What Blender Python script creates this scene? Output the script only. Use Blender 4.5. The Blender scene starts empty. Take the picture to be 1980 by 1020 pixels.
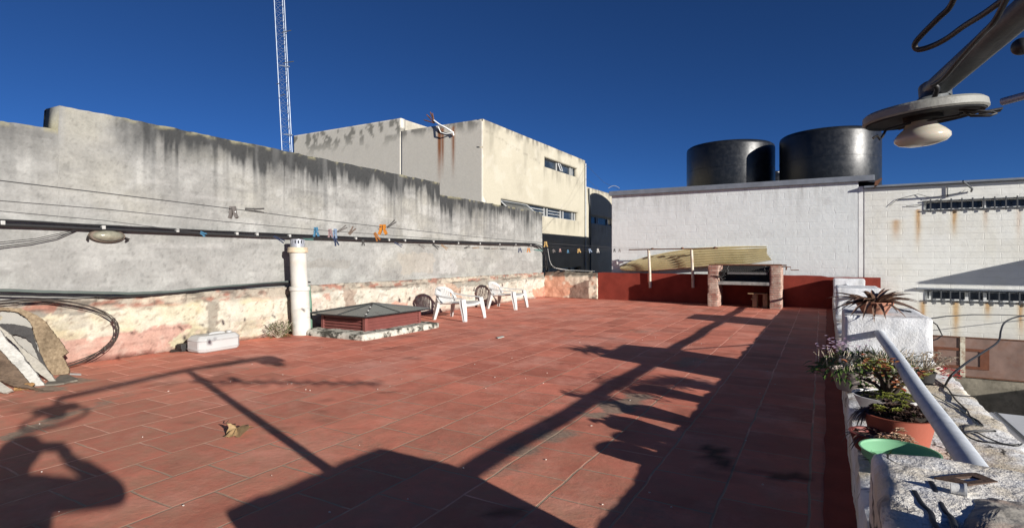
import bpy, bmesh, math, random
import numpy as np
from mathutils import Vector, Matrix

random.seed(11)
sc = bpy.context.scene
COL = sc.collection
R_ = math.radians

# ------------------------------------------------------------------ camera model
H = 1.06                       # eye height above the terrace
FPX, CX, HY = 1050.0, 990.0, 497.0
YAW = R_(29.7)
FW = Vector((-math.sin(YAW), math.cos(YAW), 0))
RT = Vector((math.cos(YAW), math.sin(YAW), 0))
CAM = Vector((0, 0, H))

def ray(px, py):
    return FW + RT * ((px - CX) / FPX) + Vector((0, 0, (HY - py) / FPX))
def onx(px, py, X):
    d = ray(px, py); return CAM + d * ((X - CAM.x) / d.x)
def ony(px, py, Y):
    d = ray(px, py); return CAM + d * ((Y - CAM.y) / d.y)
def onz(px, py, Z):
    d = ray(px, py); return CAM + d * ((Z - CAM.z) / d.z)
def att(px, py, t):
    return CAM + ray(px, py) * t
def onplane(px, py, P, N):
    d = ray(px, py); return CAM + d * ((P - CAM).dot(N) / d.dot(N))

SUNV = Vector((-3.57, 1.30, -1.0)).normalized()     # the way the light travels

# ------------------------------------------------------------------ numpy noise
def _hash(ix, iy, s):
    n = (ix.astype(np.int64) * 374761393 + iy.astype(np.int64) * 668265263 + s * 1442695041) & 0xFFFFFFFF
    n = ((n ^ (n >> 13)) * 1274126177) & 0xFFFFFFFF
    n = n ^ (n >> 16)
    return (n & 0xFFFFFF) / float(0xFFFFFF)
def vn(x, y, s=0):
    x = np.asarray(x, float); y = np.asarray(y, float)
    ix = np.floor(x); iy = np.floor(y); fx = x - ix; fy = y - iy
    fx = fx * fx * (3 - 2 * fx); fy = fy * fy * (3 - 2 * fy)
    a = _hash(ix, iy, s); b = _hash(ix + 1, iy, s); c = _hash(ix, iy + 1, s); d = _hash(ix + 1, iy + 1, s)
    return (a * (1 - fx) + b * fx) * (1 - fy) + (c * (1 - fx) + d * fx) * fy
def fbm(x, y, s=0, o=4):
    r = 0; a = .5; t = 0
    for i in range(o):
        r = r + a * vn(x * 2 ** i, y * 2 ** i, s + i * 17); t += a; a *= .55
    return r / t
def ss(a, b, x):
    t = np.clip((x - a) / (b - a), 0, 1); return t * t * (3 - 2 * t)
def lerp(c, d, m):
    m = np.asarray(m)[..., None]; return c * (1 - m) + np.asarray(d) * m
def inpoly(poly, x, y):
    r = np.zeros(np.shape(x), bool); n = len(poly)
    for i in range(n):
        x1, y1 = poly[i]; x2, y2 = poly[(i + 1) % n]
        c = ((y1 > y) != (y2 > y)) & (x < (x2 - x1) * (y - y1) / ((y2 - y1) + 1e-12) + x1)
        r ^= c
    return r

# ------------------------------------------------------------------ object plumbing
def chain(p):
    v = Vector((0, 0, 0))
    while p is not None:
        v += p.location; p = p.parent
    return v
def tag(o, label=None, cat=None, group=None, kind=None):
    if label: o['label'] = label
    if cat: o['category'] = cat
    if group: o['group'] = group
    if kind: o['kind'] = kind
    return o
def thing(name, label, cat, loc=(0, 0, 0), group=None):
    o = bpy.data.objects.new(name, None); COL.objects.link(o)
    o.empty_display_size = .05; o.location = loc
    return tag(o, label, cat, group)
class MB:
    def __init__(s): s.v = []; s.f = []
    def add(s, vs, fs):
        b = len(s.v); s.v += [tuple(v) for v in vs]; s.f += [tuple(i + b for i in f) for f in fs]; return s
    def box(s, x0, x1, y0, y1, z0, z1, M=None):
        vs = [Vector(p) for p in ((x0, y0, z0), (x1, y0, z0), (x1, y1, z0), (x0, y1, z0), (x0, y0, z1), (x1, y0, z1), (x1, y1, z1), (x0, y1, z1))]
        if M is not None: vs = [M @ v for v in vs]
        return s.add(vs, [(0, 3, 2, 1), (4, 5, 6, 7), (0, 1, 5, 4), (1, 2, 6, 5), (2, 3, 7, 6), (3, 0, 4, 7)])
    def tube(s, pts, r, n=8, caps=True, sq=1.0):
        pts = [Vector(p) for p in pts]; m = len(pts)
        rs = r if isinstance(r, (list, tuple)) else [r] * m
        T = []
        for i in range(m):
            t = pts[min(i + 1, m - 1)] - pts[max(i - 1, 0)]
            T.append(t.normalized() if t.length > 1e-9 else Vector((0, 0, 1)))
        up = Vector((0, 0, 1)) if abs(T[0].z) < .9 else Vector((1, 0, 0))
        A = T[0].cross(up).normalized(); vs = []
        for i in range(m):
            A = (A - T[i] * A.dot(T[i])).normalized(); B = T[i].cross(A)
            for k in range(n):
                a = 2 * math.pi * k / n
                o = (A * math.cos(a) + B * math.sin(a)) * rs[i]; o.z *= sq
                vs.append(pts[i] + o)
        fs = []
        for i in range(m - 1):
            for k in range(n):
                k2 = (k + 1) % n
                fs.append((i * n + k, i * n + k2, (i + 1) * n + k2, (i + 1) * n + k))
        if caps:
            fs.append(tuple(reversed(range(n)))); fs.append(tuple((m - 1) * n + k for k in range(n)))
        return s.add(vs, fs)
    def lathe(s, c, prof, n=24, M=None, sx=1, sy=1):
        c = Vector(c); vs = []; m = len(prof)
        for (r, z) in prof:
            for k in range(n):
                a = 2 * math.pi * k / n
                v = Vector((r * math.cos(a) * sx, r * math.sin(a) * sy, z))
                if M is not None: v = M @ v
                vs.append(c + v)
        fs = []
        for i in range(m - 1):
            for k in range(n):
                k2 = (k + 1) % n
                fs.append((i * n + k, i * n + k2, (i + 1) * n + k2, (i + 1) * n + k))
        if prof[0][0] > 1e-6: fs.append(tuple(reversed(range(n))))
        if prof[-1][0] > 1e-6: fs.append(tuple((m - 1) * n + k for k in range(n)))
        return s.add(vs, fs)
    def prism(s, poly, ext):
        poly = [Vector(p) for p in poly]; n = len(poly); e = Vector(ext)
        vs = poly + [p + e for p in poly]
        fs = [tuple(reversed(range(n))), tuple(range(n, 2 * n))]
        for i in range(n):
            j = (i + 1) % n; fs.append((i, j, n + j, n + i))
        return s.add(vs, fs)
    def strip(s, pts, ws, th, side):
        """a bent slat: centre line, widths along side, thickness th"""
        pts = [Vector(p) for p in pts]; m = len(pts)
        ws = ws if isinstance(ws, (list, tuple)) else [ws] * m
        sides = side if isinstance(side, list) else [side] * m
        vs = []
        for i in range(m):
            t = (pts[min(i + 1, m - 1)] - pts[max(i - 1, 0)]).normalized()
            sd = Vector(sides[i]); sd = (sd - t * sd.dot(t)).normalized()
            nn = t.cross(sd) * (th / 2); w = sd * (ws[i] / 2)
            vs += [pts[i] - w - nn, pts[i] + w - nn, pts[i] + w + nn, pts[i] - w + nn]
        fs = []
        for i in range(m - 1):
            for k in range(4):
                k2 = (k + 1) % 4
                fs.append((i * 4 + k, i * 4 + k2, i * 4 + 4 + k2, i * 4 + 4 + k))
        fs += [(3, 2, 1, 0), tuple((m - 1) * 4 + k for k in range(4))]
        return s.add(vs, fs)
    def blade(s, base, d, L, w, droop=.5, n=4, fold=.25):
        """a leaf: two rows of quads along a drooping mid rib"""
        base = Vector(base); d = Vector(d).normalized()
        sd = d.cross(Vector((0, 0, 1)))
        sd = sd.normalized() if sd.length > 1e-4 else Vector((1, 0, 0))
        nn = sd.cross(d).normalized()
        vs = []
        for i in range(n + 1):
            f = i / n
            p = base + d * (L * f) + Vector((0, 0, -droop * L * f * f))
            ww = w * (1 - f ** 2.2) * (.55 + .45 * min(1, f * 4)) / 2 + .0004
            vs += [p - sd * ww + nn * ww * fold * 2, p, p + sd * ww + nn * ww * fold * 2]
        fs = []
        for i in range(n):
            a = i * 3; fs += [(a, a + 1, a + 4, a + 3), (a + 1, a + 2, a + 5, a + 4)]
        return s.add(vs, fs)
    def ball(s, c, r, sc_=(1, 1, 1), n=8, m=6):
        prof = [(max(0, r * math.sin(math.pi * i / m)), -r * math.cos(math.pi * i / m)) for i in range(m + 1)]
        M = Matrix.Diagonal((sc_[0], sc_[1], sc_[2]))
        prof[0] = (1e-5, prof[0][1]); prof[-1] = (1e-5, prof[-1][1])
        return s.lathe(c, prof, n, M)

def obj(name, mb, mat, parent=None, smooth=None, bevel=None, label=None, cat=None, group=None, kind=None):
    off = chain(parent) if parent is not None else Vector((0, 0, 0))
    vs = [(v[0] - off.x, v[1] - off.y, v[2] - off.z) for v in mb.v]
    me = bpy.data.meshes.new(name); me.from_pydata(vs, [], mb.f)
    bm = bmesh.new(); bm.from_mesh(me)
    bmesh.ops.recalc_face_normals(bm, faces=bm.faces)
    if bevel:
        bmesh.ops.remove_doubles(bm, verts=bm.verts, dist=1e-5)
        es = [e for e in bm.edges if len(e.link_faces) == 2 and e.calc_face_angle(0) > .5]
        bmesh.ops.bevel(bm, geom=es, offset=bevel, segments=2, affect='EDGES', profile=.6)
    bm.to_mesh(me); bm.free()
    me.materials.append(mat)
    if smooth is not None:
        me.shade_smooth(); me.set_sharp_from_angle(angle=R_(smooth))
    o = bpy.data.objects.new(name, me); COL.objects.link(o)
    if parent is not None: o.parent = parent
    return tag(o, label, cat, group, kind)

def sheet(name, us, vs, pos, colf, mat, thick=None, holes=(), parent=None, **kw):
    """a dense sheet over coordinates us x vs with per-vertex colours of its paint, dirt and stains"""
    us = np.array(sorted(set(np.round(us, 5)))); vs = np.array(sorted(set(np.round(vs, 5))))
    U, V = np.meshgrid(us, vs, indexing='ij')
    P = pos(U, V); C = colf(U, V)
    nu, nv = U.shape
    idx = np.arange(nu * nv).reshape(nu, nv)
    keep = np.ones((nu - 1, nv - 1), bool)
    uc = (us[:-1] + us[1:]) / 2; vc = (vs[:-1] + vs[1:]) / 2
    for (a, b, c, d) in holes:
        keep &= ~(((uc > a) & (uc < b))[:, None] & ((vc > c) & (vc < d))[None, :])
    q = np.stack([idx[:-1, :-1], idx[1:, :-1], idx[1:, 1:], idx[:-1, 1:]], -1)[keep]
    off = chain(parent) if parent is not None else Vector((0, 0, 0))
    co = np.stack(P, -1).reshape(-1, 3) - np.array(off)
    me = bpy.data.meshes.new(name); me.from_pydata(co.tolist(), [], q.tolist())
    ca = me.color_attributes.new('Col', 'FLOAT_COLOR', 'POINT')
    C = np.concatenate([np.clip(C.reshape(-1, 3), 0, 1), np.ones((nu * nv, 1))], 1).astype(np.float32)
    ca.data.foreach_set('color', C.ravel())
    me.shade_smooth(); me.materials.append(mat)
    o = bpy.data.objects.new(name, me); COL.objects.link(o)
    if parent is not None: o.parent = parent
    if thick:
        m = o.modifiers.new('thickness', 'SOLIDIFY'); m.thickness = thick; m.offset = -1; m.use_even_offset = False
    return tag(o, **kw)
def ar(a, b, step, extra=()):
    n = max(1, int(round((b - a) / step)))
    return list(np.linspace(a, b, n + 1)) + list(extra)

# ------------------------------------------------------------------ materials
class NT:
    def __init__(s, name):
        s.m = bpy.data.materials.new(name); s.m.use_nodes = True
        s.t = s.m.node_tree; s.n = s.t.nodes; s.b = s.n['Principled BSDF']
    def new(s, k, **p):
        n = s.n.new(k)
        for a, b in p.items(): setattr(n, a, b)
        return n
    def link(s, a, b): s.t.links.new(a, b)
    def pos(s): return s.new('ShaderNodeNewGeometry').outputs['Position']
    def objc(s): return s.new('ShaderNodeTexCoord').outputs['Object']
    def noise(s, vec, scale, detail=4, rough=.55, stretch=None):
        if stretch:
            mp = s.new('ShaderNodeMapping'); mp.inputs['Scale'].default_value = stretch
            s.link(vec, mp.inputs['Vector']); vec = mp.outputs[0]
        n = s.new('ShaderNodeTexNoise'); n.inputs['Scale'].default_value = scale
        n.inputs['Detail'].default_value = detail; n.inputs['Roughness'].default_value = rough
        s.link(vec, n.inputs['Vector']); return n.outputs['Fac']
    def ramp(s, fac, stops):
        r = s.new('ShaderNodeValToRGB'); e = r.color_ramp.elements
        while len(e) < len(stops): e.new(.5)
        for i, (p, c) in enumerate(stops):
            e[i].position = p; e[i].color = (c, c, c, 1) if not isinstance(c, (tuple, list)) else tuple(c) + (1,)
        s.link(fac, r.inputs[0]); return r.outputs[0]
    def mix(s, a, b, fac, mode='MIX'):
        m = s.new('ShaderNodeMix', data_type='RGBA', blend_type=mode)
        for sock, v in ((m.inputs[0], fac), (m.inputs[6], a), (m.inputs[7], b)):
            if isinstance(v, (int, float)): sock.default_value = v
            elif isinstance(v, (tuple, list)): sock.default_value = tuple(v) + (1,)
            else: s.link(v, sock)
        return m.outputs[2]
    def math(s, op, a, b=0.):
        m = s.new('ShaderNodeMath', operation=op)
        for i, v in enumerate((a, b)):
            if isinstance(v, (int, float)): m.inputs[i].default_value = v
            else: s.link(v, m.inputs[i])
        return m.outputs[0]
    def bump(s, h, strength=.4, dist=.01, prev=None):
        b = s.new('ShaderNodeBump'); b.inputs['Strength'].default_value = strength; b.inputs['Distance'].default_value = dist
        s.link(h, b.inputs['Height'])
        if prev is not None: s.link(prev, b.inputs['Normal'])
        return b.outputs[0]
    def done(s, col=None, rough=None, nrm=None, **kw):
        if col is not None:
            if isinstance(col, (tuple, list)): s.b.inputs['Base Color'].default_value = tuple(col) + (1,)
            else: s.link(col, s.b.inputs['Base Color'])
        if rough is not None:
            if isinstance(rough, (int, float)): s.b.inputs['Roughness'].default_value = rough
            else: s.link(rough, s.b.inputs['Roughness'])
        if nrm is not None: s.link(nrm, s.b.inputs['Normal'])
        for k, v in kw.items(): s.b.inputs[k.replace('_', ' ')].default_value = v
        return s.m

def plain(name, col, rough=.6, var=.25, scale=12, bump=.15, metal=0., dirt=None, dirt_amt=.4, spec=.4, local=True, grain=90):
    t = NT(name); v = t.objc() if local else t.pos()
    n1 = t.noise(v, scale); n2 = t.noise(v, grain, 3)
    k = t.ramp(n1, [(.3, 1 - var), (.7, 1.)])
    c = t.mix(tuple(col), k, 1., 'MULTIPLY')
    if dirt is not None:
        d = t.noise(v, scale * .7 + 1.3, 6, .65)
        c = t.mix(c, tuple(dirt), t.ramp(d, [(.5, 0.), (.5 + .25, dirt_amt)]))
    nr = t.bump(n2, bump, .004) if bump else None
    return t.done(c, rough, nr, Metallic=metal, Specular_IOR_Level=spec)

def painted(name, rough=.85, fine=35, amt=.18, bump=.5, dist=.006, spec=.25, grain=120):
    """surface whose paint and dirt colour comes from the mesh's colour attribute, with fine grain on top"""
    t = NT(name); a = t.new('ShaderNodeVertexColor', layer_name='Col')
    v = t.pos(); n1 = t.noise(v, fine, 6, .65); n2 = t.noise(v, grain, 4, .6)
    k = t.ramp(n1, [(.25, 1 - amt), (.75, 1 + amt * .6)])
    c = t.mix(a.outputs['Color'], k, 1., 'MULTIPLY')
    nb = t.bump(n1, bump, dist); nb = t.bump(n2, bump * .7, dist * .4, nb)
    return t.done(c, rough, nb, Specular_IOR_Level=spec)

def masonry(name, col, bw, bh, axes='xz', mortar=.012, rough=.8, relief=1., lump=.5, off=(0, 0), var=.06, dirt=.1, dirtcol=(.35, .33, .28), usecol=False, uneven=0., drip=None):
    """painted block wall: courses and joints as relief, grain, faint dirt"""
    t = NT(name); v = t.pos()
    sp = t.new('ShaderNodeSeparateXYZ'); t.link(v, sp.inputs[0])
    wob = t.noise(v, 5., 3)
    cb = t.new('ShaderNodeCombineXYZ')
    u = sp.outputs['X'] if axes[0] == 'x' else sp.outputs['Y']
    t.link(t.math('ADD', t.math('ADD', u, off[0]), t.math('MULTIPLY', t.math('SUBTRACT', wob, .5), .02 + uneven * .1)), cb.inputs[0])
    t.link(t.math('ADD', t.math('ADD', sp.outputs['Z'], off[1]), t.math('MULTIPLY', t.math('SUBTRACT', wob, .5), .012 + uneven * .03)), cb.inputs[1])
    br = t.new('ShaderNodeTexBrick'); t.link(cb.outputs[0], br.inputs['Vector'])
    br.inputs['Scale'].default_value = 1.; br.inputs['Brick Width'].default_value = bw; br.inputs['Row Height'].default_value = bh
    br.inputs['Mortar Size'].default_value = mortar; br.inputs['Mortar Smooth'].default_value = .6
    br.inputs['Color1'].default_value = (1, 1, 1, 1); br.inputs['Color2'].default_value = (1 - var,) * 3 + (1,); br.inputs['Mortar'].default_value = (.97, .97, .97, 1)
    nz = t.noise(v, 9., 5, .6); ng = t.noise(v, 60., 4, .6)
    fade = t.ramp(t.noise(v, 2.3, 3), [(.38, 1. - uneven), (.62, 1.)])
    base = tuple(col)
    if usecol:
        a = t.new('ShaderNodeVertexColor', layer_name='Col'); base = a.outputs['Color']
    c = t.mix(base, br.outputs['Color'], 1., 'MULTIPLY')
    c = t.mix(c, tuple(dirtcol), t.ramp(t.noise(v, 3.1, 6, .7), [(.45, 0.), (.8, dirt)]))
    if drip:                                           # rain streaks and dirt below the roof edge
        dd = t.math('SUBTRACT', drip, sp.outputs['Z'])
        m = t.math('MULTIPLY', t.ramp(dd, [(.0, 1.), (.75, 0.)]), t.ramp(t.noise(v, 2.2, 5, .65, (3.2, 1, .35)), [(.45, 0.), (.7, .55)]))
        c = t.mix(c, (.24, .235, .22), m)
        c = t.mix(c, (.30, .29, .27), t.ramp(t.noise(v, 1.3, 6, .72, (1, 1, 2.2)), [(.56, 0.), (.66, .22)]))
    hgt = t.math('MULTIPLY', br.outputs['Fac'], fade)
    inv = t.math('SUBTRACT', 1., hgt)
    nb = t.bump(inv, relief, .012); nb = t.bump(nz, lump, .03, nb); nb = t.bump(ng, .25, .004, nb)
    return t.done(c, rough, nb, Specular_IOR_Level=.25)

def glass(name, col=(.02, .03, .04), rough=.08):
    t = NT(name); n = t.noise(t.pos(), 3., 4)
    c = t.mix(tuple(col), tuple(min(1, x * 2.2 + .01) for x in col), t.ramp(n, [(.4, 0.), (.7, 1.)]))
    return t.done(c, rough, None, Specular_IOR_Level=.6)

# ------------------------------------------------------------------ world, sun, camera
w = bpy.data.worlds.new('World'); sc.world = w; w.use_nodes = True
nt = w.node_tree; bg = nt.nodes['Background']
sky = nt.nodes.new('ShaderNodeTexSky'); sky.sky_type = 'NISHITA'; sky.sun_disc = False
sun_el = math.asin(-SUNV.z); sun_az = math.atan2(-SUNV.x, -SUNV.y)
sky.sun_elevation = sun_el; sky.sun_rotation = sun_az
sky.altitude = 2500; sky.air_density = .55; sky.dust_density = .0; sky.ozone_density = 6.0
hs = nt.nodes.new('ShaderNodeHueSaturation'); hs.inputs['Saturation'].default_value = 1.045; hs.inputs['Value'].default_value = .84; hs.inputs['Hue'].default_value = .503
nt.links.new(sky.outputs[0], hs.inputs['Color']); nt.links.new(hs.outputs[0], bg.inputs['Color'])
bg.inputs['Strength'].default_value = .05

sl = bpy.data.lights.new('sun', 'SUN'); sl.energy = 4.2; sl.angle = R_(.5); sl.color = (1., .955, .89)
so = bpy.data.objects.new('sun', sl); COL.objects.link(so); so.location = (20, -8, 12)
so.rotation_euler = SUNV.to_track_quat('-Z', 'Y').to_euler()

cd = bpy.data.cameras.new('camera'); co_ = bpy.data.objects.new('camera', cd); COL.objects.link(co_)
cd.sensor_width = 36; cd.lens = 36 * FPX / 1980; cd.shift_y = -(510 - HY) / 1980
cd.clip_start = .02; cd.clip_end = 2000
co_.location = CAM; co_.rotation_euler = (math.pi / 2, 0, YAW)
sc.camera = co_
sc.view_settings.view_transform = 'Standard'; sc.view_settings.look = 'None'
sc.view_settings.exposure = 1.0; sc.view_settings.gamma = 1

# ================================================================== THE SETTING
M_ground = plain('ground_concrete', (.22, .21, .19), .9, .3, 2, .2, dirt=(.08, .075, .06), local=False)
g = MB().add([(-600, -600, -3.2), (600, -600, -3.2), (600, 600, -3.2), (-600, 600, -3.2)], [(0, 1, 2, 3)])
obj('ground', g, M_ground, kind='structure')

# ---- terrace floor: painted clay tiles
def floor_material():
    t = NT('painted_floor_tiles'); v = t.pos()
    sp = t.new('ShaderNodeSeparateXYZ'); t.link(v, sp.inputs[0])
    wob = t.noise(v, 3.3, 3)
    wv = t.math('MULTIPLY', t.math('SUBTRACT', wob, .5), .03)
    cb = t.new('ShaderNodeCombineXYZ')
    t.link(t.math('ADD', t.math('SUBTRACT', sp.outputs['Y'], 1.825), wv), cb.inputs[0])
    t.link(t.math('ADD', t.math('ADD', sp.outputs['X'], 2.73), wv), cb.inputs[1])
    br = t.new('ShaderNodeTexBrick'); t.link(cb.outputs[0], br.inputs['Vector'])
    br.inputs['Scale'].default_value = 1.; br.inputs['Brick Width'].default_value = .357; br.inputs['Row Height'].default_value = .335
    br.inputs['Mortar Size'].default_value = .0066; br.inputs['Mortar Smooth'].default_value = .35
    br.inputs['Color1'].default_value = (1, 1, 1, 1); br.inputs['Color2'].default_value = (.58, .58, .60, 1); br.inputs['Mortar'].default_value = (1, 1, 1, 1)
    mk = t.new('ShaderNodeVertexColor', layer_name='Col')
    ms = t.new('ShaderNodeSeparateColor'); t.link(mk.outputs['Color'], ms.inputs[0])
    wear, dust, dark = ms.outputs[0], ms.outputs[1], ms.outputs[2]
    n_f = t.noise(v, 38, 6, .65); n_m = t.noise(v, 4.2, 6, .62); n_s = t.noise(v, 130, 3)
    paint = t.mix((.56, .180, .118), (.76, .250, .170), t.ramp(n_m, [(.35, 0.), (.68, 1.)]))
    paint = t.mix(paint, br.outputs['Color'], .72, 'MULTIPLY')
    paint = t.mix(paint, (.76, .37, .28), t.ramp(t.noise(v, 1.7, 7, .72), [(.50, 0.), (.66, .55)]))
    paint = t.mix(paint, (.24, .085, .06), t.ramp(t.noise(v, 2.9, 7, .75), [(.58, 0.), (.74, .6)]))
    nearw = t.ramp(t.math('MULTIPLY', sp.outputs['Y'], .1), [(.18, 1.), (.42, .08)])
    paint = t.mix(paint, (.40, .22, .145), t.math('MULTIPLY', nearw, t.ramp(t.noise(v, 7., 6, .7), [(.40, .25), (.70, .85)])))
    bare = t.mix((.30, .255, .19), (.19, .15, .115), t.ramp(n_f, [(.35, 0.), (.65, 1.)]))
    wm = t.math('MULTIPLY', t.ramp(t.math('ADD', wear, t.math('MULTIPLY', t.math('SUBTRACT', n_f, .5), .5)), [(.32, 0.), (.62, 1.)]), .85)
    c = t.mix(paint, bare, wm)
    # joints: painted over, paler far off; bare grey mortar where the paint has gone
    jcol = t.mix((.92, .44, .33), (.36, .28, .20), t.ramp(t.math('ADD', wear, t.math('MULTIPLY', n_m, .7)), [(.3, 0.), (.55, 1.)]))
    c = t.mix(c, jcol, t.math('MULTIPLY', br.outputs['Fac'], t.ramp(t.noise(v, 2.4, 4), [(.3, .5), (.55, 1.)])))
    c = t.mix(c, (.66, .36, .29), t.math('MULTIPLY', dust, t.ramp(n_f, [(.3, .25), (.7, .75)])))
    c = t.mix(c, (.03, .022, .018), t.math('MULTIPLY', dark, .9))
    c = t.mix(c, (.06, .03, .02), t.ramp(t.noise(v, 23., 3, .5), [(.74, 0.), (.80, .45)]))
    c = t.mix(c, (.72, .58, .50), t.ramp(t.noise(v, 75., 1, .4), [(.82, 0.), (.86, .5)]))
    inv = t.math('SUBTRACT', 1., br.outputs['Fac'])
    nb = t.bump(inv, .6, .006); nb = t.bump(n_f, .30, .005, nb); nb = t.bump(n_s, .3, .002, nb); nb = t.bump(n_m, .3, .02, nb)
    rg = t.ramp(n_m, [(.3, .62), (.7, .85)])
    return t.done(c, rg, nb, Specular_IOR_Level=.12)

blobs = []                                           # x, y, rx, ry, amount, channel
def blob(px, py, rx, ry, a, ch): p = onz(px, py, 0); blobs.append((p.x, p.y, rx, ry, a, ch))
blob(1195, 785, .16, .22, 1.1, 0); blob(1150, 800, .12, .12, .7, 0); blob(1075, 840, .18, .16, .65, 0); blob(1010, 868, .14, .14, .6, 0)
blob(1230, 770, .12, .2, .8, 0); blob(980, 905, .12, .2, .45, 0); blob(1330, 700, .2, .5, .55, 0)
for k in range(9): blob(20 + k * 28, 842 - k * 10, .10, .10, .85 - .05 * k, 0)
blob(150, 735, .22, .12, .7, 0); blob(90, 752, .2, .12, .7, 0); blob(700, 775, .1, .07, .5, 0); blob(1240, 640, .25, .3, .45, 0)
blob(1120, 662, .35, .3, .8, 1); blob(1180, 655, .3, .25, .7, 1); blob(720, 712, .35, .35, .55, 1); blob(650, 715, .3, .2, .5, 1); blob(1130, 612, .4, .5, .5, 1)
blob(960, 640, .5, .5, .3, 1); blob(500, 690, .3, .3, .3, 1); blob(1000, 600, .7, .5, .35, 1)
blob(1380, 872, .09, .07, 1.2, 2); blob(1400, 890, .09, .08, 1.2, 2); blob(1420, 903, .07, .06, 1.2, 2); blob(1530, 920, .08, .06, .9, 2); blob(1475, 912, .03, .03, .9, 2)
blob(540, 650, .3, .1, .4, 2); blob(975, 990, .1, .07, .8, 2); blob(745, 755, .04, .04, .6, 2)
def floor_masks(U, V):
    C = np.zeros(U.shape + (3,))
    jx = U + (fbm(U * 9, V * 9, 3) - .5) * .22; jy = V + (fbm(U * 9, V * 9, 8) - .5) * .22
    for (x, y, rx, ry, a, ch) in blobs:
        d = np.hypot((jx - x) / rx, (jy - y) / ry)
        C[..., ch] = np.maximum(C[..., ch], a * ss(1.3, .35, d))
    near = ss(5.0, 1.5, np.hypot(U + .5, V - 2))
    C[..., 0] = np.clip(np.maximum(C[..., 0], .34 * near * fbm(U * 2.2, V * 2.2, 21) * 1.4), 0, 1)
    C[..., 0] = np.maximum(C[..., 0], .28 * ss(.62, .8, fbm(U * 1.3, V * 1.3, 31)))
    C[..., 1] = np.maximum(C[..., 1], .5 * ss(.5, .75, fbm(U * 1.1, V * .8, 5)) * ss(3, 8, V))
    C[..., 2] = np.maximum(C[..., 2], .35 * ss(.66, .8, fbm(U * 2.5, V * 2.5, 55)))
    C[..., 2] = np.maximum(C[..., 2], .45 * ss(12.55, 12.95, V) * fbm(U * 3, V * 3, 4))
    return np.clip(C, 0, 1)
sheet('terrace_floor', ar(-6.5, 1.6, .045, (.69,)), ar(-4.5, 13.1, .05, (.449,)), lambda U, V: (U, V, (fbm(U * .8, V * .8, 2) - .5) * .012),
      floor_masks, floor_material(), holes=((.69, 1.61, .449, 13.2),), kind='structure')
M_red = plain('red_floor_paint', (.34, .075, .05), .8, .3, 5, .35, spec=.1, dirt=(.2, .05, .04), local=False)
st = MB()                                            # painted strip without tiles along the parapet
n = 60
for i in range(n + 1):
    y = .5 + i * (12.5 / n); x = .095 + .0072 * y + .03
    st.v += [(x - .135 + random.uniform(-.006, .006), y, .009), (x, y, .012)]
for i in range(n): st.f.append((2 * i, 2 * i + 1, 2 * i + 3, 2 * i + 2))
obj('skirting_strip', st, M_red, kind='structure')
M_slabside = plain('slab_render', (.4, .39, .36), .9, .3, 3, .3, dirt=(.1, .1, .09), local=False)
obj('terrace_slab', MB().box(-6.9, .70, -4.5, 13.2, -3.2, -.03), M_slabside, kind='structure')
obj('stair_landing', MB().box(.70, 1.6, -4.5, .45, -3.2, -.03), M_slabside, kind='structure')

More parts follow.
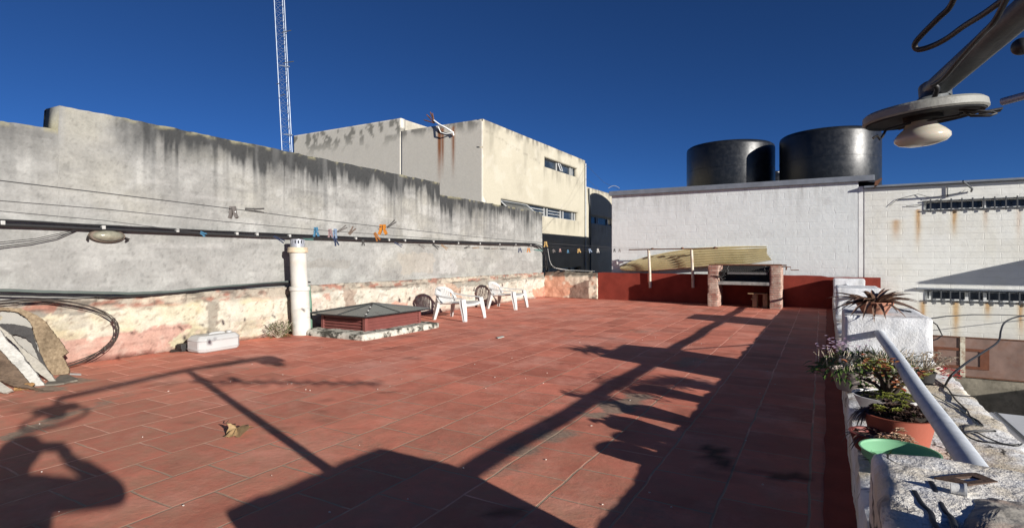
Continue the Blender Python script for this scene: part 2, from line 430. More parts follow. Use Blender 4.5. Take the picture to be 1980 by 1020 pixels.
# ================================================================== LEFT BOUNDARY WALL
XU, XB = -6.5, -6.4
M_wall = painted('weathered_render', .9, 30, .16, .55, .008)
wallL = thing('boundary_wall', 'long grey rendered boundary wall with black streaks under its stepped top and a peeling plinth', 'wall', (XU - .1, 6, 0))
def ytop(Y):
    Y = np.asarray(Y)
    z = np.where(Y < 2.42, 2.28 + .03 * (Y - .5) / 2, np.where(Y < 8.55, 2.555 - .006 * (Y - 2.4), 2.29 - .008 * (Y - 8.6)))
    return z + (fbm(Y * 6, Y * 0, 77) - .5) * .03
def up_pos(U, V):
    zt = ytop(U); z = .62 + V * (zt - .62)
    x = XU + (fbm(U * 1.2, z * 1.2, 12) - .5) * .03
    return x, U, z
def up_col(U, V):
    zt = ytop(U); z = .62 + V * (zt - .62); d = zt - z
    b = .25 + .10 * (fbm(U * 1.6, z * 2.2, 1) - .5) + .09 * (fbm(U * 6, z * 9, 2) - .5)
    C = np.stack([b * 1.02, b * 1.02, b * .965], -1)
    warm = ss(.5, .75, fbm(U * .8, z * 1.1, 40)); C = lerp(C, C * np.array([1.08, 1.05, .96]), warm * .6)
    pale = ss(.56, .72, fbm(U * 2.2, z * 3.6, 50)); C = lerp(C, np.array([.37, .37, .35]), pale * .6)
    C = lerp(C, np.array([.35, .35, .325]), ss(1.3, .5, z) * .35)
    C = lerp(C, np.array([.18, .178, .168]), ss(.58, .76, fbm(U * 4, z * 13, 62, 5)) * .45)
    grey = ss(.52, .74, fbm(U * 2.6, z * 1.6, 60)); C = lerp(C, np.array([.185, .183, .172]), grey * .30)
    trow = ss(.6, .8, fbm(U * 1.5, z * 22, 61)); C = lerp(C, np.array([.36, .355, .34]), trow * .35)
    env = np.interp(U, [-3, 1.6, 2.2, 2.45, 2.8, 3.1, 3.7, 5.0, 6.5, 8.4, 8.6, 9.6, 11, 13.1], [.5, .5, .45, .12, .12, .85, 1.05, 1., 1.1, 1.05, 1.0, .8, .85, .45])
    L = .10 + 1.15 * fbm(U * 2.6, U * 0 + 3, 70, 3) ** 1.6
    st1 = fbm(U * 9, z * .9, 71, 4); st2 = fbm(U * 26, z * 1.6, 72, 3)
    streak = ss(1.0, 0., d / L) * (.35 + 1.0 * ss(.3, .62, st1)) * (.55 + .7 * ss(.3, .7, st2))
    dl = d + .34 * (fbm(U * 3.2, z * 1.2, 73) - .5) + .12 * (fbm(U * 17, z * 3, 75, 3) - .5)
    band = ss(.52, -.02, dl) * (.55 + .65 * fbm(U * 14, z * 6, 74))
    drip = ss(.48, .74, fbm(U * 13, z * .45, 76, 4)) * ss(1.15, .15, d)
    dk = np.clip(env * (.82 * streak + .86 * band + .42 * drip), 0, .96)
    C = lerp(C, np.array([.030, .032, .033]), dk)
    long_ = ss(.60, .80, fbm(U * 7, z * .35, 80, 3)) * ss(1.5, .2, d) * env
    C = lerp(C, np.array([.11, .112, .11]), long_ * .6)
    moss = ss(.06, .0, d) * ss(.45, .7, fbm(U * 12, z * 12, 81)); C = lerp(C, np.array([.26, .24, .15]), moss * .8)
    soft = ss(.55, .05, d) * ss(2.5, 1.2, U) ; C = lerp(C, np.array([.17, .168, .165]), soft * .6 * fbm(U * 4, z * 2, 83))
    coat = ss(.07, .03, d + .05 * (fbm(U * 6, z * 6, 84) - .5)) * ss(2.0, 1.6, U); C = lerp(C, np.array([.34, .33, .29]), coat)
    clean = ss(2.42, 2.5, U) * ss(3.0, 2.7, U + .3 * (fbm(U * 5, z * 5, 85) - .5)); C = lerp(C, np.array([.30, .29, .245]), clean * .6 * ss(.5, .2, d))
    # rising damp and patch repairs near the plinth
    damp = ss(.5, .0, z - .66) * ss(.45, .65, fbm(U * 3, z * 5, 90)); C = lerp(C, np.array([.20, .195, .185]), damp * .5)
    for (poly, col, a) in UP_PATCH:
        jx = U + (fbm(U * 8, z * 8, 95) - .5) * .2; jz = z + (fbm(U * 8, z * 8, 96) - .5) * .14
        C = lerp(C, np.array(col), inpoly(poly, jx, jz) * a)
    C *= (.93 + .09 * ss(.3, .7, fbm(U * 16, z * 10, 97)) - .20 * ss(.62, .78, fbm(U * 34, z * 30, 98, 3)))[..., None]
    return C * .97
def pxpoly(X, pts): return [(p.y, p.z) for p in (onx(a, b, X) for a, b in pts)]
UP_PATCH = [(pxpoly(XU, [(770, 490), (840, 488), (838, 525), (775, 530)]), (.33, .30, .25), .5),
            (pxpoly(XU, [(590, 500), (680, 505), (676, 515), (590, 518)]), (.20, .185, .16), .4),
            (pxpoly(XU, [(850, 505), (880, 500), (885, 525), (850, 528)]), (.38, .375, .36), .5)]
ups = ar(-3.5, 13.04, .017, (2.41, 2.43, 8.54, 8.56))
sheet('wall', ups, ar(0, 1, .0095), up_pos, up_col, M_wall, .28, parent=wallL)

# plinth, with peeling paint, exposed brick and a broken ledge
PINK, CREAM, WHITE_ = (.30, .150, .115), (.42, .37, .25), (.46, .43, .37)
BP = lambda pts: pxpoly(XB, pts)
B_PATCH = [
    (BP([(-120, 560), (252, 574), (247, 588), (225, 597), (150, 608), (75, 612), (-120, 620)]), (.205, .185, .155), 1.),
    (BP([(120, 662), (210, 650), (240, 645), (300, 628), (350, 624), (378, 632), (352, 645), (330, 662), (348, 676), (240, 695), (120, 712)]), (.37, .215, .172), .9),
    (BP([(-150, 690), (125, 655), (130, 712), (-150, 760)]), (.35, .205, .165), .85),
    (BP([(410, 556), (472, 553), (489, 570), (412, 574)]), (.16, .08, .062), .95),
    (BP([(401, 566), (418, 562), (422, 646), (404, 650)]), (.23, .205, .165), .9),
    (BP([(665, 541), (692, 541), (686, 600), (668, 600)]), (.27, .20, .155), .85),
    (BP([(668, 541), (760, 543), (830, 538), (835, 550), (740, 560), (672, 553)]), (.22, .20, .17), .9),
    (BP([(855, 532), (896, 530), (892, 580), (868, 575)]), (.33, .22, .155), .8),
    (BP([(870, 545), (960, 535), (1055, 528), (1058, 536), (960, 548), (890, 556)]), (.21, .20, .17), .9),
    (BP([(1028, 560), (1058, 553), (1060, 580), (1035, 576)]), (.48, .20, .13), .9),
    (BP([(735, 598), (760, 583), (790, 585), (795, 600), (750, 606)]), (.42, .24, .18), .9),
    (BP([(625, 570), (640, 565), (640, 580), (628, 582)]), (.36, .22, .17), .9),
    (BP([(430, 585), (530, 580), (530, 610), (440, 625)]), (.46, .43, .36), .6),
    (BP([(180, 600), (380, 590), (375, 625), (250, 630), (180, 640)]), (.45, .42, .33), .55),
]
def lo_pos(U, V):
    z = V * (.655 + .02 * (fbm(U * 3, U * 0, 5) - .5))
    peel = fbm(U * 3.2, z * 3.2, 101)
    x = XB + (fbm(U * 2, z * 2, 100) - .5) * .05 + .022 * ss(.48, .53, peel) - .02
    brk = ss(.50, .56, z + .10 * (fbm(U * 4.5, z * 2, 103) - .5))
    x = x + brk * (-.035 + .06 * (fbm(U * 7, z * 11, 104) - .5)) + ss(.63, .655, z) * -.02
    x = x + (fbm(U * 22, z * 22, 106, 3) - .5) * .016
    return x, U, z
def lo_col(U, V):
    z = V * .655
    n = fbm(U * 2.2, z * 3, 110)
    C = np.zeros(U.shape + (3,)) + np.array(CREAM)
    far = ss(4.2, 5.4, U); C = lerp(C, np.array(WHITE_), far * .85)
    C = lerp(C, np.array(WHITE_), ss(.5, .66, n) * .7)
    C = lerp(C, np.array((.38, .31, .20)), ss(.56, .72, fbm(U * 3, z * 4, 111)) * .45 * (1 - .6 * far))
    peel = fbm(U * 3.2, z * 3.2, 101); edge = ss(.455, .485, peel) * ss(.53, .50, peel)
    C = lerp(C, np.array((.20, .165, .125)), edge * .3)
    pk = ss(.60, .66, fbm(U * 1.9, z * 3.4, 112) + .30 * ss(.16, .0, z)); C = lerp(C, np.array((.38, .235, .185)), pk * .42)
    gr = ss(.64, .70, fbm(U * 2.4, z * 5, 113)); C = lerp(C, np.array((.28, .26, .215)), gr * .55)
    jx = U + (fbm(U * 9, z * 9, 120) - .5) * .16; jz = z + (fbm(U * 9, z * 9, 121) - .5) * .09
    for (poly, col, a) in B_PATCH: C = lerp(C, np.array(col), inpoly(poly, jx, jz) * a)
    brk = ss(.51, .56, z + .10 * (fbm(U * 4.5, z * 2, 103) - .5))
    rub = lerp(np.zeros(U.shape + (3,)) + np.array((.30, .265, .215)), np.array((.27, .125, .09)), ss(.5, .62, fbm(U * 4, z * 9, 130)))
    rub = lerp(rub, np.array((.10, .085, .07)), ss(.5, .7, fbm(U * 10, z * 26, 131)) * .8)
    rub = lerp(rub, np.array((.42, .37, .29)), ss(.55, .7, fbm(U * 3, z * 12, 132)) * .8)
    C = lerp(C, rub, brk * .95)
    crack = ss(.018, .0, np.abs(z - .565 - .05 * (fbm(U * 3, U * 0, 133) - .5))) * ss(.35, .6, fbm(U * 2, z, 134)); C = lerp(C, np.array((.05, .043, .036)), crack * .9)
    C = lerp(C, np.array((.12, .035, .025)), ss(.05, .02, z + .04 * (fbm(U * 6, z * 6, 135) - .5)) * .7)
    C = lerp(C, np.array((.40, .30, .245)), ss(.55, .7, fbm(U * 9, z * 12, 140)) * .55 * ss(.33, .2, z))
    C = lerp(C, np.array((.13, .08, .06)), ss(.66, .76, fbm(U * 24, z * 24, 141, 3)) * .5)
    C *= (.80 + .36 * fbm(U * 14, z * 14, 136))[..., None]
    return C
M_plinth = painted('peeling_paint', .9, 45, .22, .7, .008)
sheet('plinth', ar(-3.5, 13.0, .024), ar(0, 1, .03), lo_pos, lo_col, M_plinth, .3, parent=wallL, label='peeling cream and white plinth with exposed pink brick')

# stub of old wall at the corner
def sb_pos(U, V):
    z = V * (.665 + .03 * (fbm(U * 5, U * 0, 7) - .5))
    return U, 13.0 + (fbm(U * 6, z * 6, 200) - .5) * .05 + .03 * ss(.56, .62, z), z
def sb_col(U, V):
    z = V * .665; C = np.zeros(U.shape + (3,)) + np.array((.62, .54, .42))
    C = lerp(C, np.array((.55, .30, .20)), ss(.5, .62, fbm(U * 4, z * 4, 210) - .25 * (U + 5.6)))
    p1 = [(p.x, p.z) for p in (ony(a, b, 13.0) for a, b in [(1100, 572), (1102, 556), (1118, 546), (1140, 541), (1140, 582), (1100, 582)])]
    jx = U + (fbm(U * 8, z * 8, 211) - .5) * .12; jz = z + (fbm(U * 8, z * 8, 212) - .5) * .08
    C = lerp(C, np.array((.23, .15, .115)), inpoly(p1, jx, jz) * .95)
    C = lerp(C, np.array((.06, .055, .045)), ss(.54, .6, z + .1 * (fbm(U * 9, z * 9, 213) - .5)) * .85)
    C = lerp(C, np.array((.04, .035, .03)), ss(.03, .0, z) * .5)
    C = lerp(C, np.array((.10, .085, .07)), ss(.6, .72, fbm(U * 7, z * 7, 214)) * ss(-5.6, -5.0, U) * .8)
    return C * (.8 + .4 * fbm(U * 20, z * 20, 215))[..., None]
def flip(f):                                          # faces look toward -Y
    return f
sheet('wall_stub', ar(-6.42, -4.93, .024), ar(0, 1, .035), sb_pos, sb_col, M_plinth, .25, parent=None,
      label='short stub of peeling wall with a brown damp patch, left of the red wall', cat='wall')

# ---- red back wall
M_redwall = plain('red_wall_paint', (.235, .042, .028), .85, .3, 3.5, .5, dirt=(.12, .02, .016), spec=.15, local=False, grain=40)
rw = MB(); nb_ = 40
top = []
for i in range(nb_ + 1):
    x = -4.93 + i * (5.95 / nb_); top.append((x, .672 + random.uniform(-.006, .006) - (.02 if x > .1 else 0)))
poly = [(-4.93, 13.03, -.02)] + [(x, 13.03, z) for x, z in top] + [(1.02, 13.03, -.02)]
obj('back_wall', MB().prism(poly, (0, .17, 0)), M_redwall, label='low dark red painted wall closing the far end of the terrace behind the barbecue', cat='wall')

# ================================================================== PARAPET with pillars and handrails
def white_masonry():
    t = NT('flaking_white_paint'); v = t.pos()
    n1 = t.noise(v, 6.5, 7, .68); n2 = t.noise(v, 34, 5, .65); n3 = t.noise(v, 150, 3); n4 = t.noise(v, 2.6, 6, .66); n5 = t.noise(v, 3.9, 7, .7)
    c = t.mix((.80, .795, .78), (.60, .595, .58), t.ramp(n1, [(.42, 0.), (.70, 1.)]))
    c = t.mix(c, (.56, .46, .30), t.ramp(n4, [(.46, 0.), (.60, .75)]))                       # yellowed lime
    c = t.mix(c, (.33, .30, .26), t.ramp(n5, [(.60, 0.), (.65, .8)]))                       # bare render where the paint has come off
    c = t.mix(c, (.36, .19, .13), t.ramp(t.noise(v, 4.6, 6, .65), [(.62, 0.), (.68, .7)]))   # brick showing through
    w = t.new('ShaderNodeTexWave'); w.wave_type = 'BANDS'; w.inputs['Scale'].default_value = 2.1; w.inputs['Distortion'].default_value = 14; w.inputs['Detail'].default_value = 5; w.inputs['Detail Scale'].default_value = 1.3
    t.link(v, w.inputs['Vector'])
    ck = t.math('MULTIPLY', t.ramp(w.outputs['Fac'], [(.0, 1.), (.035, 0.)]), t.ramp(t.noise(v, 3., 3), [(.5, 0.), (.6, 1.)]))
    c = t.mix(c, (.035, .03, .026), ck)
    c = t.mix(c, (.10, .09, .08), t.ramp(n2, [(.66, 0.), (.74, .7)]))
    nb = t.bump(t.math('SUBTRACT', n1, t.ramp(n5, [(.60, 0.), (.65, .3)])), .6, .02); nb = t.bump(n2, .7, .010, nb); nb = t.bump(n3, .45, .003, nb)
    return t.done(c, .85, nb, Specular_IOR_Level=.2)
def white_render():
    t = NT('white_lime_paint'); v = t.pos()
    n1 = t.noise(v, 5., 6, .6); n2 = t.noise(v, 60, 5, .7); n3 = t.noise(v, 170, 3)
    c = t.mix((.74, .75, .76), (.60, .61, .62), t.ramp(n1, [(.35, 0.), (.7, 1.)]))
    c = t.mix(c, (.30, .28, .25), t.ramp(t.noise(v, 11., 6, .7), [(.64, 0.), (.78, .5)]))
    c = t.mix(c, (.46, .42, .34), t.ramp(t.noise(v, 2.7, 5, .7), [(.5, 0.), (.8, .5)]))
    nb = t.bump(n2, .8, .006); nb = t.bump(n1, .6, .015, nb); nb = t.bump(n3, .5, .002, nb)
    return t.done(c, .85, nb, Specular_IOR_Level=.25)
M_flake, M_lime = white_masonry(), white_render()
def rough_box(x0, x1, y0, y1, z0, z1, res=.03, amp=.012, shear=.0072, seed=0, top_amp=None):
    """masonry block: six dense faces pushed about by noise, edges knocked in"""
    bm = bmesh.new()
    nx, ny, nz = (max(1, int((b - a) / res)) for a, b in ((x0, x1), (y0, y1), (z0, z1)))
    cache = {}
    def vert(i, j, k):
        key = (i, j, k)
        if key not in cache:
            x = x0 + (x1 - x0) * i / nx; y = y0 + (y1 - y0) * j / ny; z = z0 + (z1 - z0) * k / nz
            ex = (i in (0, nx)) + (j in (0, ny)) + (k == nz)
            from mathutils import noise as mn
            p = Vector((x, y, z)); q = p * 5 + Vector((seed, 0, 0))
            n = Vector((mn.noise(q), mn.noise(q + Vector((9, 3, 1))), mn.noise(q + Vector((2, 7, 5))))) * amp
            q2 = p * 22; n += Vector((mn.noise(q2), mn.noise(q2 + Vector((9, 3, 1))), mn.noise(q2 + Vector((2, 7, 5))))) * amp * .45
            c = Vector(((x0 + x1) / 2, (y0 + y1) / 2, (z0 + z1) / 2))
            if ex >= 2:
                kk = amp * (.9 + .9 * mn.noise(p * 9))
                if i == 0: n.x += kk
                if i == nx: n.x -= kk
                if j == 0: n.y += kk
                if j == ny: n.y -= kk
                if k == nz: n.z -= kk
            p = p + n; p.x += shear * p.y
            cache[key] = bm.verts.new(p)
        return cache[key]
    for i in range(nx):
        for j in range(ny):
            bm.faces.new([vert(i, j, nz), vert(i + 1, j, nz), vert(i + 1, j + 1, nz), vert(i, j + 1, nz)])
    for j in range(ny):
        for k in range(nz):
            bm.faces.new([vert(0, j, k), vert(0, j, k + 1), vert(0, j + 1, k + 1), vert(0, j + 1, k)])
            bm.faces.new([vert(nx, j, k), vert(nx, j + 1, k), vert(nx, j + 1, k + 1), vert(nx, j, k + 1)])
    for i in range(nx):
        for k in range(nz):
            bm.faces.new([vert(i, 0, k), vert(i + 1, 0, k), vert(i + 1, 0, k + 1), vert(i, 0, k + 1)])
            bm.faces.new([vert(i, ny, k), vert(i, ny, k + 1), vert(i + 1, ny, k + 1), vert(i + 1, ny, k)])
    bm.verts.ensure_lookup_table(); bm.verts.index_update()
    mb = MB(); mb.v = [tuple(v.co) for v in bm.verts]; mb.f = [tuple(v.index for v in f.verts) for f in bm.faces]
    bm.free(); return mb
PW, PZ = .262, .635
par = thing('parapet', 'white flaking masonry parapet with square pillars and a grey pipe handrail along the terrace edge', 'parapet', (.4, 5, 0))
obj('wall', rough_box(.098, .735, .5, 13.0, -.02, PW, .045, .008), M_flake, par, smooth=60)
PIL = [(.55, 1.45), (4.70, 5.60), (8.86, 9.72), (12.45, 12.98)]
for i, (a, b) in enumerate(PIL):
    obj('pillar', rough_box(.080 if i == 0 else .112, .635, a, b, PW - .02, PZ, .018 if i == 0 else .022, .009 if i == 0 else .007, seed=i * 3), M_flake if i == 0 else M_lime, par, smooth=60,
        label='nearest pillar, its broken top bare of paint in places' if i == 0 else None)
def rail_mat():
    t = NT('pale_grey_pipe_paint'); v = t.pos(); n = t.noise(v, 25, 5, .6); s = t.noise(v, 90, 3)
    c = t.mix((.40, .43, .47), (.52, .55, .58), t.ramp(n, [(.35, 0.), (.65, 1.)]))
    c = t.mix(c, (.16, .14, .12), t.ramp(s, [(.70, 0.), (.76, .6)]))
    return t.done(c, .55, t.bump(s, .25, .002), Specular_IOR_Level=.4)
M_rail = rail_mat()
for a, b in ((1.47, 4.73), (5.58, 8.88), (9.70, 12.47)):
    pts = [(.325 + .0072 * (a + (b - a) * k / 12), a + (b - a) * k / 12, .518 + .004 * math.sin(k)) for k in range(13)]
    obj('handrail', MB().tube(pts, .033, 20, True, .70), M_rail, par, smooth=50)

# ================================================================== WHITE BLOCK BUILDING behind the red wall
M_block = masonry('white_block_wall', (.61, .632, .622), .47, .165, 'xz', .010, .75, .26, .20, uneven=.8, dirt=.15, var=.05, drip=2.62)
M_block2 = masonry('cream_block_wall', (.78, .77, .71), .50, .118, 'xz', .006, .75, .45, .18, off=(.1, .02), uneven=.15, dirt=.12, var=.05, usecol=True)
M_zinc = plain('grey_zinc', (.22, .24, .27), .5, .25, 6, .1, metal=.3, local=False)
M_white = plain('white_paint', (.78, .78, .75), .6, .12, 8, .2, dirt=(.45, .42, .36), dirt_amt=.25, local=False)
M_dark = plain('dark_interior', (.015, .016, .018), .8, .3, 5, 0)
M_rust = plain('rusty_steel', (.17, .075, .04), .8, .5, 18, .4, dirt=(.05, .03, .02), local=False)
M_black = plain('black_rubber', (.018, .018, .019), .5, .3, 20, .1)
M_iron = plain('blackened_iron', (.03, .028, .027), .6, .4, 25, .3)
wb = thing('block_building', 'white painted block building with a grey roof edge under the black water tanks', 'building', (-2, 17, -3.2))
def wb_col(U, V): return np.zeros(U.shape + (3,)) + .7
obj('wall', MB().box(-4.66, .66, 13.303, 21, -3.2, 2.66), M_block, wb, bevel=.012)
# roof edge: a folded metal strip along the front with an overhang to the right
fe = MB().box(-4.70, .93, 13.22, 13.33, 2.62, 2.735)
obj('roof_edge', fe, M_zinc, wb, bevel=.008)
obj('roof', MB().box(-4.70, .66, 13.335, 21.05, 2.665, 2.70), M_zinc, wb)
cor = MB(); nn_ = 26                                   # corrugated eave seen from below at the right end
for i in range(nn_ + 1):
    y = 13.34 + i * .06; z = 2.655 + .012 * math.sin(i * 1.6)
    cor.v += [(.66, y, z), (1.02, y, z - .10), (.66, y, z + .012), (1.02, y, z - .088)]
for i in range(nn_):
    a = i * 4; cor.f += [(a, a + 1, a + 5, a + 4), (a + 2, a + 6, a + 7, a + 3), (a + 1, a + 3, a + 7, a + 5)]
obj('corrugated_eave', cor, M_zinc, wb, smooth=60)
obj('fascia', MB().prism([(.94, 13.20, 2.60), (1.05, 13.20, 2.66), (1.06, 13.20, 2.635), (.97, 13.20, 2.50), (.92, 13.2, 2.46)], (0, 1.2, 0)), M_rust, wb)
obj('corner_strip', MB().box(.6605, .7395, 13.299, 13.5, -1., 2.52), M_white, wb)
M_alu_hook = plain('dull_aluminium', (.33, .34, .35), .5, .2, 10, .1)
hk = [att(1176 + 22 * k / 8, 364 - 5 * math.sin(math.pi * k / 8), 13.9) for k in range(9)]
obj('roof_hook', MB().tube(hk, .007, 6), M_alu_hook, wb, smooth=60)

# ---- three black water tanks
def tank_mat():
    t = NT('black_polyethylene'); v = t.pos(); n = t.noise(v, 7, 6, .7); s = t.noise(v, 40, 4, .6, (1, 1, .3))
    c = t.mix((.007, .0085, .011), (.018, .020, .024), t.ramp(n, [(.45, 0.), (.75, 1.)]))
    r = t.ramp(n, [(.35, .32), (.7, .46)])
    return t.done(c, r, t.bump(n, .12, .02, t.bump(s, .12, .004)), Specular_IOR_Level=.5)
M_tank = tank_mat()
def tank(px, rad, Y, ztop, label):
    c = ony(px, 300, Y); t = thing('water_tank', label, 'water tank', (c.x, Y, 2.70), 'black water tanks on the roof')
    z0 = 2.70; h = ztop - z0
    prof = [(rad * .99, z0), (rad, z0 + .02)]
    for f in (.58,):
        prof += [(rad, z0 + h * f - .012), (rad * 1.004, z0 + h * f - .008), (rad * 1.004, z0 + h * f + .008), (rad, z0 + h * f + .012)]
    prof += [(rad, z0 + h - .16), (rad * .985, z0 + h - .09), (rad * .94, z0 + h - .045), (rad * .7, z0 + h + .02), (rad * .35, z0 + h + .06), (rad * .3, z0 + h + .065)]
    obj('body', MB().lathe((c.x, Y, 0), prof, 56), M_tank, t, smooth=40)
    zz = z0 + h + .05
    obj('lid', MB().lathe((c.x, Y, 0), [(rad * .33, zz), (rad * .33, zz + .05), (rad * .29, zz + .075), (rad * .06, zz + .09), (rad * .05, zz + .1)], 28), M_tank, t, smooth=40)
    return t
tank(1411, 1.36, 19.2, 4.74, 'black plastic water tank at the left, the smaller looking one above the roof edge')
tank(1602, 1.31, 18.6, 4.70, 'big black plastic water tank at the right, nearest the lamp')
tank(1500, .60, 23.0, 4.20, 'black water tank half hidden behind the gap between the two big ones')

# ================================================================== CREAM BLOCK BUILDING at the right
rb = thing('patio_building', 'cream block building with two rows of barred strip windows and rust streaks at the right', 'building', (3, 13.3, -3.2))
YR = 13.30
W1, W2 = (1.745, 6.0, 1.985, 2.155), (1.765, 6.0, .225, .405)
RSTR = []                                              # rust streaks x, ztop, length, width, strength
for px, y0, y1, w_, a in ((1775, 405, 470, 5, .8), (1845, 403, 452, 4.5, .9), (1905, 404, 445, 4, .35), (1970, 404, 470, 5, .25), (1733, 425, 462, 9, .55),
                          (1784, 582, 640, 5, .85), (1848, 583, 655, 5.5, 1.), (1910, 584, 615, 5, .85), (1974, 584, 650, 5, .85)):
    a0 = ony(px, y0, YR); b0 = ony(px, y1, YR); RSTR.append((a0.x, a0.z, a0.z - b0.z, w_ / 115, a))
def rb_col(U, V):
    C = np.zeros(U.shape + (3,)) + np.array((.68, .68, .635))
    C = lerp(C, np.array((.60, .585, .52)), ss(.45, .7, fbm(U * 1.5, V * 2.5, 300)) * .5)
    low = ss(.25, .1, V) * ss(-.7, -.2, V); C = lerp(C, np.array((.55, .54, .49)), low * .45)
    for (x, zt, L, w_, a) in RSTR:
        d = zt - V; xx = (U - x + (fbm(U * 3, V * 6, 301) - .5) * .02) / w_
        m = np.exp(-xx * xx * 1.8) * ss(-.02, .02, d) * ss(L * 1.25, L * .15, d) * (.55 + .7 * fbm(U * 30, V * 3, 302))
        C = lerp(C, np.array((.36, .135, .03)), np.clip(m * a * 1.5, 0, .95))
        m2 = np.exp(-xx * xx * .35) * ss(-.02, .04, d) * ss(L * 1.8, 0, d); C = lerp(C, np.array((.60, .50, .27)), np.clip(m2 * a * .5, 0, .6))
    gr = ss(.55, .75, fbm(U * 5, V * .8, 303)); C = lerp(C, np.array((.58, .56, .47)), gr * .25)
    return C
sheet('wall', ar(.74, 6.2, .03, W1[:2] + W2[:2]), ar(-1.18, 2.47, .03, W1[2:] + W2[2:]), lambda U, V: (U, U * 0 + YR, V), rb_col, M_block2, .2,
      holes=(W1, W2), parent=rb)
obj('base_wall', MB().box(.74, 6.2, 13.112, YR + .2, -3.2, -1.192), plain('stained_concrete', (.30, .27, .21), .9, .5, 4, .6, dirt=(.06, .055, .04), dirt_amt=.9, local=False), rb)
obj('shell', MB().box(.76, 6.2, YR + .5, 20, -3.2, 2.40), M_dark, rb)
obj('roof', MB().box(.745, 6.3, YR - .10, 20, 2.475, 2.515), M_zinc, rb, bevel=.006)
M_frame = plain('white_window_frame', (.62, .63, .62), .5, .2, 10, .1, local=False)
M_pane = glass('dusty_dark_glass', (.012, .014, .018), .25)
M_paneb = glass('sky_lit_glass', (.014, .02, .028), .2)
M_bar = plain('grey_iron_bar', (.07, .075, .08), .5, .3, 20, .2, local=False)
for (x0, x1, z0, z1), bars, step in ((W1, 13, .29), (W2, 13, .26)):
    wf = MB()
    wf.box(x0, x1, YR + .10, YR + .14, z0, z0 + .022); wf.box(x0, x1, YR + .10, YR + .14, z1 - .018, z1)
    for x in ((x0, x0 + .91, x0 + 1.7, x0 + 2.5) if z0 > 1 else (x0, x0 + .075, x0 + .63, x0 + .90, x0 + 1.7, x0 + 2.5)):
        wf.box(x, x + .05, YR + .098, YR + .142, z0 + .0225, z1 - .0185)
    win = obj('window', wf, M_frame, rb)
    obj('pane', MB().box(x0, x1, YR + .146, YR + .156, z0, z1), M_pane, win)
    gb = MB()
    for k in range(bars):
        x = x0 + .09 + k * step * .55
        gb.box(x, x + .022, YR - .045, YR - .03, z0 - .05, z1 + .035)
    gb.box(x0 - .02, x1, YR - .03, YR - .018, z0 - .02, z0 + .0); gb.box(x0 - .02, x1, YR - .03, YR - .018, z1 - .01, z1 + .01)
    obj('grille', gb, M_bar, win)
obj('lintel', MB().box(1.62, 6.1, YR - .07, YR - .002, .435, .46), M_zinc, rb)
lb = MB()                                              # bracket and wires near the roof
a = ony(1832, 360, YR - .02); b = ony(1832, 382, YR - .02); lb.tube([a, b], .012, 6)
lb.tube([ony(1862, 350, YR - .35), ony(1880, 365, YR - .15), ony(1878, 370, YR - .02)], .018, 6)
lb.tube([ony(1720, 398, YR - .02), ony(1735, 385, YR - .02), ony(1775, 375, YR - .02), ony(1800, 382, YR - .05), ony(1860, 372, YR - .02), ony(1865, 368, YR - .02)], .005, 5)
lb.tube([ony(1752, 398, YR - .02), ony(1790, 395, YR - .05), ony(1815, 385, YR - .04)], .006, 5)
obj('bracket', lb, M_bar, rb, smooth=60)
# canopy and low wing out of sight to the right, which shade the wall
obj('canopy', MB().box(4.5, 6.2, 12.26, 13.1, 1.33, 1.37), M_zinc, rb)
obj('outbuilding', MB().box(5.0, 9.0, 6.0, 13.2, -3.2, -.82), M_slabside, label='low grey outbuilding beside the sunken patio, out of frame at the right', cat='building')

# rusty sheet screen
M_sheet = plain('brown_sheet_metal', (.24, .155, .125), .75, .35, 5, .25, dirt=(.17, .065, .03), dirt_amt=.6, local=False)
sg = thing('metal_screen', 'brown rusty sheet metal screen on the patio wall below the lower windows', 'screen', (3, 13.1, -1.3))
for x0, x1 in ((1.0, 2.265), (2.345, 6.0)):
    obj('panel', MB().box(x0, x1, 13.10, 13.11, -1.17, -.44), M_sheet, sg)
for z in (-.455, -1.19): obj('frame_bar', MB().box(1.0, 6.0, 13.085, 13.098, z, z + .022), M_rust, sg)
obj('post', MB().box(2.268, 2.342, 13.08, 13.14, -1.19, -.44), plain('flaking_cream_post', (.62, .58, .46), .8, .3, 15, .4, dirt=(.2, .08, .03), dirt_amt=.9, local=False), sg)
rf = MB().box(1.83, 2.69, 13.088, 13.099, -.70, -.65).box(1.83, 2.69, 13.088, 13.099, -1.03, -.98).box(1.83, 1.93, 13.088, 13.099, -.98, -.70).box(2.56, 2.69, 13.088, 13.099, -.98, -.70)
obj('patch_frame', rf, plain('orange_rust', (.17, .06, .03), .85, .4, 12, .4, local=False, dirt=(.12, .05, .03), dirt_amt=.8), sg)
# white casing outside the ledge
cs = thing('equipment_casing', 'pale grey metal casing standing just outside the parapet ledge', 'casing', (.9, 3.3, -.4))
obj('casing', MB().box(.80, 1.02, 1.6, 3.96, -.5, .20), plain('pale_grey_enamel', (.62, .63, .63), .45, .1, 5, .05, local=False), cs, bevel=.02)
obj('seam', MB().box(.83, .842, 1.62, 3.94, .2005, .205), M_bar, cs)

